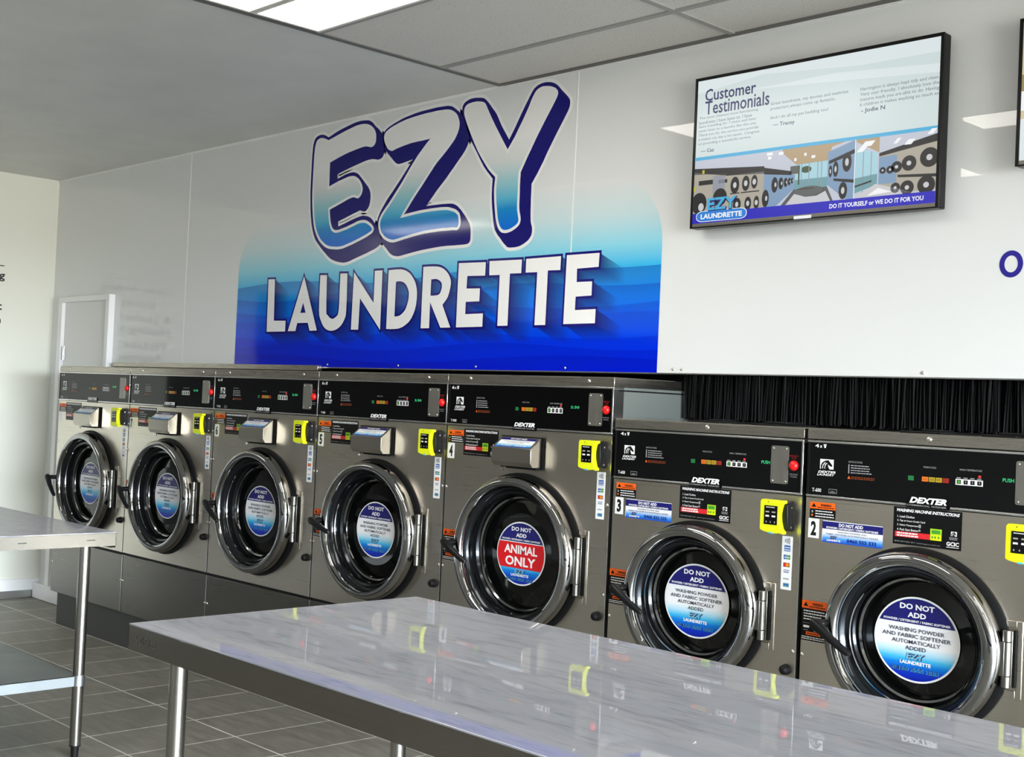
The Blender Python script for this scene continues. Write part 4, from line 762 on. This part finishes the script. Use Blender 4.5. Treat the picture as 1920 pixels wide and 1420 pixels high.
    if 'dna' in S: q4 = S['dna']; P_('notice_sticker', lambda: notice_sticker(q4[1] - q4[0], q4[3] - q4[2]), (q4[0], 0, q4[2]))
    q5 = S['strip']; P_('card_logo_strip', lambda: logo_strip(q5[1] - q5[0], q5[3] - q5[2]), (q5[0], 0, q5[2]))
    if kind == 'tall': dispenser(root)
    else:
        def lid(): mb = MB(); mb.box(.27, .40, .05, .35, S['cap'][1], S['cap'][1] + .006, 'rubber'); mb.box(.30, .36, .12, .2, S['cap'][1] + .006, S['cap'][1] + .012, 'rubber'); mb.box(.50, .60, .08, .3, S['cap'][1], S['cap'][1] + .006, 'rubber'); mb.box(.54, .62, .1, .2, S['cap'][1] + .006, S['cap'][1] + .013, 'rubber'); return mb.mesh('top_lid')
        P_('top_lid', lid, bevel=.002)
    card_reader(root, S); door(root, S, kind, animal, lever)
    return root
TALL, LOW = 'tall stainless washers in the row', 'low stainless washers at the right end'
washer('tall', 0 * W9, '', 'tall stainless washer farthest away, beside the white door at the left end', TALL, '2:30', -50, lit=False)
washer('tall', 1 * W9, '7', 'tall stainless washer numbered 7, second from the far left end', TALL, '2:30', -46, lit=False)
washer('tall', 2 * W9, '6', 'tall stainless washer numbered 6, in the middle of the tall ones', TALL, '2:30', -36)
washer('tall', 3 * W9, '5', 'tall stainless washer numbered 5, left of the animal-only washer', TALL, '2:30', -18)
washer('tall', 4 * W9, '4', 'tall stainless washer numbered 4 with a red animal-only door sticker', TALL, '2:30', -28, animal=True)
washer('low', X6, '3', 'low stainless washer numbered 3, directly right of the tall washers', LOW, 'PUSH', -30)
washer('low', X6 + W6 + .008, '2', 'low stainless washer numbered 2, nearest, cut off by the right edge', LOW, 'PUSH', -33)

# ------------------------------------------------------------------ folding tables
ZT_ = .845
def work_table(x0, x1, y0, y1, label, shelf, mark):
    t = empty('work_table', (x0, y0, 0)); tag(t, label, 'table', 'stainless folding tables'); w, d_ = x1 - x0, y1 - y0
    b = MB(); b.box(0, w, 0, d_, ZT_ - .004, ZT_, 'steel_top'); b.build('tabletop', t, bevel=.0015)
    b = MB()
    b.box(0, w, 0, .0015, ZT_ - .060, ZT_ - .0042, 'steel_apron'); b.box(0, w, d_ - .0015, d_, ZT_ - .060, ZT_ - .0042, 'steel_apron'); b.box(0, .0015, 0, d_, ZT_ - .052, ZT_ - .0042, 'steel_apron'); b.box(w - .0015, w, 0, d_, ZT_ - .052, ZT_ - .0042, 'steel_apron')
    b.box(.0015, w - .0015, .0015, .018, ZT_ - .060, ZT_ - .0585, 'steel_apron'); b.box(.0015, w - .0015, d_ - .018, d_ - .0015, ZT_ - .060, ZT_ - .0585, 'steel_apron')
    if not mark:
        for yy in (.10, .36, .62): b.box(w, w + .0004, d_ - yy - .016, d_ - yy + .016, ZT_ - .030, ZT_ - .0265, 'plinth_paint')
    ap = b.build('apron', t)
    if mark:
        b = MB(); pr = Print(b, (0, -.0002, 0)); pr.text('VOGUE', .035, .128, ZT_ - .040, ZT_ - .022, 'tv_chin', 1, .0); b.build('stamped_mark', ap, smooth=False)
    for lx in (.062, w - .062):
        for ly in (.100, d_ - .092):
            b = MB(); b.cyl((lx, ly), .021, 'z', .045, ZT_ - .004, 'steel_leg', 28); leg = b.build('leg', t)
            b = MB(); b.cyl((lx, ly), .0215, 'z', .042, .046, 'rubber', 24); b.cyl((lx, ly), .013, 'z', .0, .042, 'rubber', 20, .0155); b.build('foot', leg)
            if shelf: b = MB(); b.cyl((lx, ly), .0245, 'z', shelf - .040, shelf, 'galvanised', 24); b.build('collar', leg)
    if shelf:
        b = MB(); b.box(.05, w - .05, .09, d_ - .085, shelf - .004, shelf - .002, 'galvanised'); b.box(.05, .053, .115, d_ - .11, shelf - .040, shelf - .002, 'galvanised'); b.box(w - .053, w - .05, .115, d_ - .11, shelf - .040, shelf - .002, 'galvanised')
        b.box(.08, w - .08, .09, .093, shelf - .040, shelf - .002, 'galvanised'); b.box(.08, w - .08, d_ - .088, d_ - .085, shelf - .040, shelf - .002, 'galvanised'); b.build('undershelf', t)
    return t
work_table(4.490, 6.590, -1.853, -.989, 'long stainless folding table in the foreground with a wide dark front edge', 0, True)
work_table(.930, 2.730, -1.860, -.995, 'stainless folding table at the left edge with a lower shelf', .308, False)

# ------------------------------------------------------------------ wall screens
m = mat('s_bg', (206, 220, 220), .25, emit=.95)
for nm, c_ in dict(s_pale=(226, 236, 238), s_text=(112, 116, 132), s_navy=(26, 26, 98), s_cyan=(72, 176, 222), s_blue=(30, 24, 190), s_white=(246, 248, 250), s_wall=(196, 202, 216), s_grey=(150, 154, 164), s_tan=(182, 158, 124), s_steel=(176, 170, 156), s_bsteel=(128, 158, 190), s_dark=(22, 22, 26), s_sky=(170, 214, 226), s_teal=(110, 160, 168), s_silver=(206, 206, 210), s_yellow=(200, 190, 40), s_green=(60, 84, 60), s_shade=(92, 96, 96), s_floor=(84, 86, 90), s_pill=(30, 130, 220), s_beige=(214, 200, 160), s_olive=(150, 136, 86)).items(): mat(nm, c_, .25, emit=.9)
def tv(x0, x1, z0, z1, label, draw):
    w, h = x1 - x0, z1 - z0; yf = .280
    t = empty('television', (x0, yf, z0)); tag(t, label, 'television', 'screens on the white wall')
    b = MB(); b.box(0, w, .004, .045, 0, h, 'tv_black'); b.box(w * .2, w * .8,   .045, YW - yf - .004, h * .25, h * .75, 'tv_black'); b.build('casing', t, bevel=.004)
    b = MB(); e = .011; b.box(0, w, 0, .006, h - e, h, 'tv_black'); b.box(0, e, 0, .006, 0, h - e, 'tv_black'); b.box(w - e, w, 0, .006, 0, h - e, 'tv_black'); b.box(e, w - e, 0, .006, .004, .016, 'tv_chin'); b.box(e, w - e, 0, .006, 0, .004, 'tv_black'); b.build('bezel', t, bevel=.001)
    b = MB(); b.box(w * .46, w * .53, -.002, .002, .002, .012, 's_white'); b.build('logo_tab', t)
    b = MB(); draw(Print(b, (e, .003, .016), (w - 2 * e, 0, 0), (0, 0, h - e - .016), (0, -1, 0), .0003)); b.build('screen', t, smooth=False)
    return t
def testimonials(p):
    R, Pp, O = p.rect, p.poly, p.oval
    def X(u): return (u - .013) / .972
    def Z(w): return (w - .032) / .953
    def r(a, b_, c_, d_, m_, l): R(X(a), X(b_), Z(c_), Z(d_), m_, l)
    def q(pts, m_, l): Pp([(X(a), Z(c_)) for a, c_ in pts], m_, l)
    def o(u, w, ru, rw, m_, l): O(X(u), Z(w), ru, rw, m_, l, 20)
    def t(s_, a, b_, c_, d_, m_, l=4, bold=0): p.text(s_, X(a), X(b_), Z(c_), Z(d_), m_, l, bold)
    R(0, 1, 0, 1, 's_bg', 1)
    q([(.013, .90), (.3, .955), (.7, .90), (.985, .90), (.985, .985), (.013, .985)], 's_pale', 2); q([(.25, .87), (.6, .83), (.985, .78), (.985, .83), (.6, .88)], 's_pale', 2)
    t('Customer', .048, .275, .842, .922, 's_navy', 4, .012); t('Testimonials', .050, .335, .752, .842, 's_navy', 4, .012)
    for i, s_ in enumerate(('The most cleanest most functioning', 'laundrette I have been to. I have', 'been travelling for 7 years and have', 'never been to a laundry like this one.', 'Thank you for the service you provide', 'it makes my day a lot easier. Congrats', 'on providing a wonderful service.')):
        t(s_, .024, (.288, .262, .28, .283, .292, .297, .263)[i], .722 - i * .0285, .744 - i * .0285, 's_text', 3)
    t('\u2014 Caz', .038, .098, .503, .527, 's_navy', 3, .01)
    t('Great laundrette, my doonas and mattress', .341, .653, .740, .766, 's_text', 3); t('protectors always come up fantastic.', .341, .606, .708, .734, 's_text', 3); t('And I do all my pet bedding too!', .341, .578, .650, .676, 's_text', 3); t('\u2014 Tracey', .354, .444, .600, .632, 's_navy', 3, .01)
    for i, s_ in enumerate(('Harrington is always kept tidy and clean.', 'Very user friendly. I absolutely love the', 'massive loads you are able to do. Having', '6 children it makes washing so much ea')): t(s_, .700, .984, .738 - i * .031, .764 - i * .031, 's_text', 3)
    t('- Jodie N', .706, .794, .605, .638, 's_navy', 3, .01)
    # row of shop pictures
    r(.013, .985, .095, .455, 's_wall', 2); r(.013, .985, .452, .474, 's_cyan', 6)
    # picture 1
    q([(.013, .40), (.325, .36), (.325, .305), (.013, .335)], 's_shade', 3); q([(.013, .36), (.16, .345), (.16, .10), (.013, .10)], 's_steel', 4); q([(.16, .33), (.325, .315), (.325, .10), (.16, .10)], 's_steel', 4)
    q([(.013, .40), (.325, .362), (.325, .33), (.16, .33), (.013, .375)], 's_dark', 4); r(.035, .10, .285, .315, 's_dark', 5); r(.125, .165, .285, .308, 's_dark', 5); q([(.1, .1), (.155, .1), (.155, .335), (.1, .34)], 's_grey', 5)
    o(.04, .165, .036, .075, 's_dark', 6); o(.135, .195, .032, .06, 's_dark', 6)
    for k, u in enumerate((.2, .248, .285)): o(u, .262 + k * .004, .020 - k * .003, .058 - k * .006, 's_dark', 6); o(u, .262 + k * .004, .008, .020, 's_silver', 7); o(u + .012, .135, .018 - k * .003, .045, 's_dark', 6); o(u + .012, .135, .007, .018, 's_silver', 7); r(u - .02, u + .022, .205, .212, 's_dark', 5)
    r(.168, .18, .14, .17, 's_yellow', 7); r(.012, .02, .25, .28, 's_yellow', 7); o(.05, .14, .013, .028, 's_silver', 7); r(.05, .06, .36, .385, 's_yellow', 7)
    # picture 2
    q([(.325, .425), (.43, .40), (.60, .37), (.69, .455), (.325, .455)], 's_wall', 3); q([(.40, .43), (.46, .345), (.585, .35), (.60, .43), (.66, .455), (.40, .455)], 's_tan', 4); q([(.455, .35), (.585, .35), (.585, .19), (.455, .19)], 's_sky', 4)
    for u in (.48, .51, .545, .56): r(u, u + .003, .19, .35, 's_grey', 6)
    q([(.455, .25), (.585, .25), (.585, .19), (.455, .19)], 's_teal', 5); o(.50, .31, .022, .022, 's_green', 5); r(.468, .474, .22, .34, 's_green', 6); r(.435, .47, .29, .34, 's_shade', 5)
    q([(.325, .335), (.455, .285), (.455, .20), (.38, .10), (.325, .10)], 's_bsteel', 4); q([(.325, .352), (.44, .31), (.44, .285), (.325, .31)], 's_dark', 5)
    for u, w, a in ((.335, .155, .058), (.372, .235, .052), (.398, .24, .040), (.418, .243, .031), (.433, .246, .025), (.444, .25, .020)): o(u, w, a * .26, a, 's_dark', 6); o(u + .004, w, a * .08, a * .3, 's_silver', 7)
    q([(.40, .10), (.455, .20), (.585, .19), (.61, .10)], 's_floor', 4); q([(.42, .10), (.455, .165), (.50, .14), (.545, .14), (.58, .165), (.60, .10)], 's_silver', 6); o(.515, .175, .058, .032, 's_shade', 7); r(.465, .535, .188, .192, 's_dark', 8)
    q([(.585, .40), (.69, .455), (.69, .10), (.66, .10), (.585, .20)], 's_bsteel', 5); q([(.59, .345), (.69, .40), (.69, .375), (.59, .325)], 's_dark', 6); q([(.61, .235), (.69, .215), (.69, .195), (.61, .22)], 's_dark', 6)
    for u, w, a, bb in ((.66, .325, .018, .062), (.617, .29, .011, .05), (.597, .28, .007, .038), (.648, .155, .017, .055)): o(u, w, a, bb, 's_dark', 7); o(u, w, a * .4, bb * .4, 's_silver', 8)
    for a, b_, c_ in ((.335, .36, .425), (.34, .355, .40), (.385, .405, .42), (.45, .46, .37), (.49, .50, .395), (.52, .535, .375)): r(a, b_, c_, c_ + .018, 's_white', 8)
    r(.689, .692, .10, .455, 's_white', 9)
    # picture 3
    q([(.692, .44), (.78, .36), (.86, .405), (.985, .43), (.985, .455), (.692, .455)], 's_tan', 3); q([(.78, .455), (.86, .455), (.985, .455), (.985, .30), (.78, .33)], 's_wall', 4); q([(.692, .40), (.775, .36), (.775, .17), (.692, .13)], 's_sky', 4)
    q([(.692, .22), (.775, .235), (.775, .17), (.692, .13)], 's_teal', 5); r(.72, .723, .13, .38, 's_grey', 5); r(.75, .753, .16, .37, 's_grey', 5); q([(.692, .175), (.755, .20), (.755, .19), (.692, .165)], 's_dark', 6)
    q([(.78, .355), (.985, .385), (.985, .11), (.84, .11), (.78, .17)], 's_steel', 5); q([(.78, .355), (.985, .43), (.985, .385), (.78, .335)], 's_dark', 6); q([(.85, .215), (.985, .20), (.985, .182), (.85, .20)], 's_dark', 6); q([(.78, .33), (.845, .335), (.845, .17), (.78, .17)], 's_bsteel', 6)
    for u, w, a in ((.96, .297, .034), (.889, .276, .027), (.845, .262, .02), (.795, .25, .012), (.822, .25, .014), (.952, .14, .032), (.885, .135, .025), (.843, .14, .018)): o(u, w, a, a * 1.75, 's_dark', 7); o(u, w, a * .32, a * .55, 's_silver', 8)
    q([(.692, .105), (.77, .175), (.87, .125), (.90, .105)], 's_silver', 7); q([(.74, .108), (.78, .15), (.83, .12)], 's_white', 8)
    for a, b_, c_ in ((.712, .765, .405), (.695, .735, .375), (.83, .86, .40), (.87, .91, .385), (.95, .985, .43)): q([(a, c_), (b_ - .015, c_), (b_, c_ + .03), (a + .015, c_ + .03)], 's_white', 8)
    # banner and logo
    r(.013, .985, .032, .100, 's_blue', 9); t('DO IT YOURSELF or WE DO IT FOR YOU', .599, .945, .052, .080, 's_white', 10, .03)
    p.round_rect(X(.030), X(.258), Z(.040), Z(.112), .03, 's_white', 10); p.round_rect(X(.033), X(.255), Z(.044), Z(.108), .028, 's_pill', 11); t('LAUNDRETTE', .052, .238, .058, .092, 's_white', 13, .04)
    t('EZY', .084, .217, .108, .190, 's_navy', 12, .07); t('EZY', .080, .212, .114, .194, 's_cyan', 13, .03)
def second(p):
    p.rect(0, 1, 0, 1, 's_beige', 1); p.poly([(0, .5), (1, .42), (1, .3), (0, .36)], 's_white', 2); p.poly([(0, .62), (.5, .5), (.5, .42), (0, .5)], 's_olive', 3); p.rect(0, 1, 0, .3, 's_pale', 2)
tv(4.390, 5.335, 2.042, 2.577, 'wide black wall screen showing customer testimonials', testimonials)
tv(5.568, 6.330, 2.142, 2.572, 'second wall screen, just its dark left edge at the right of the photo', second)
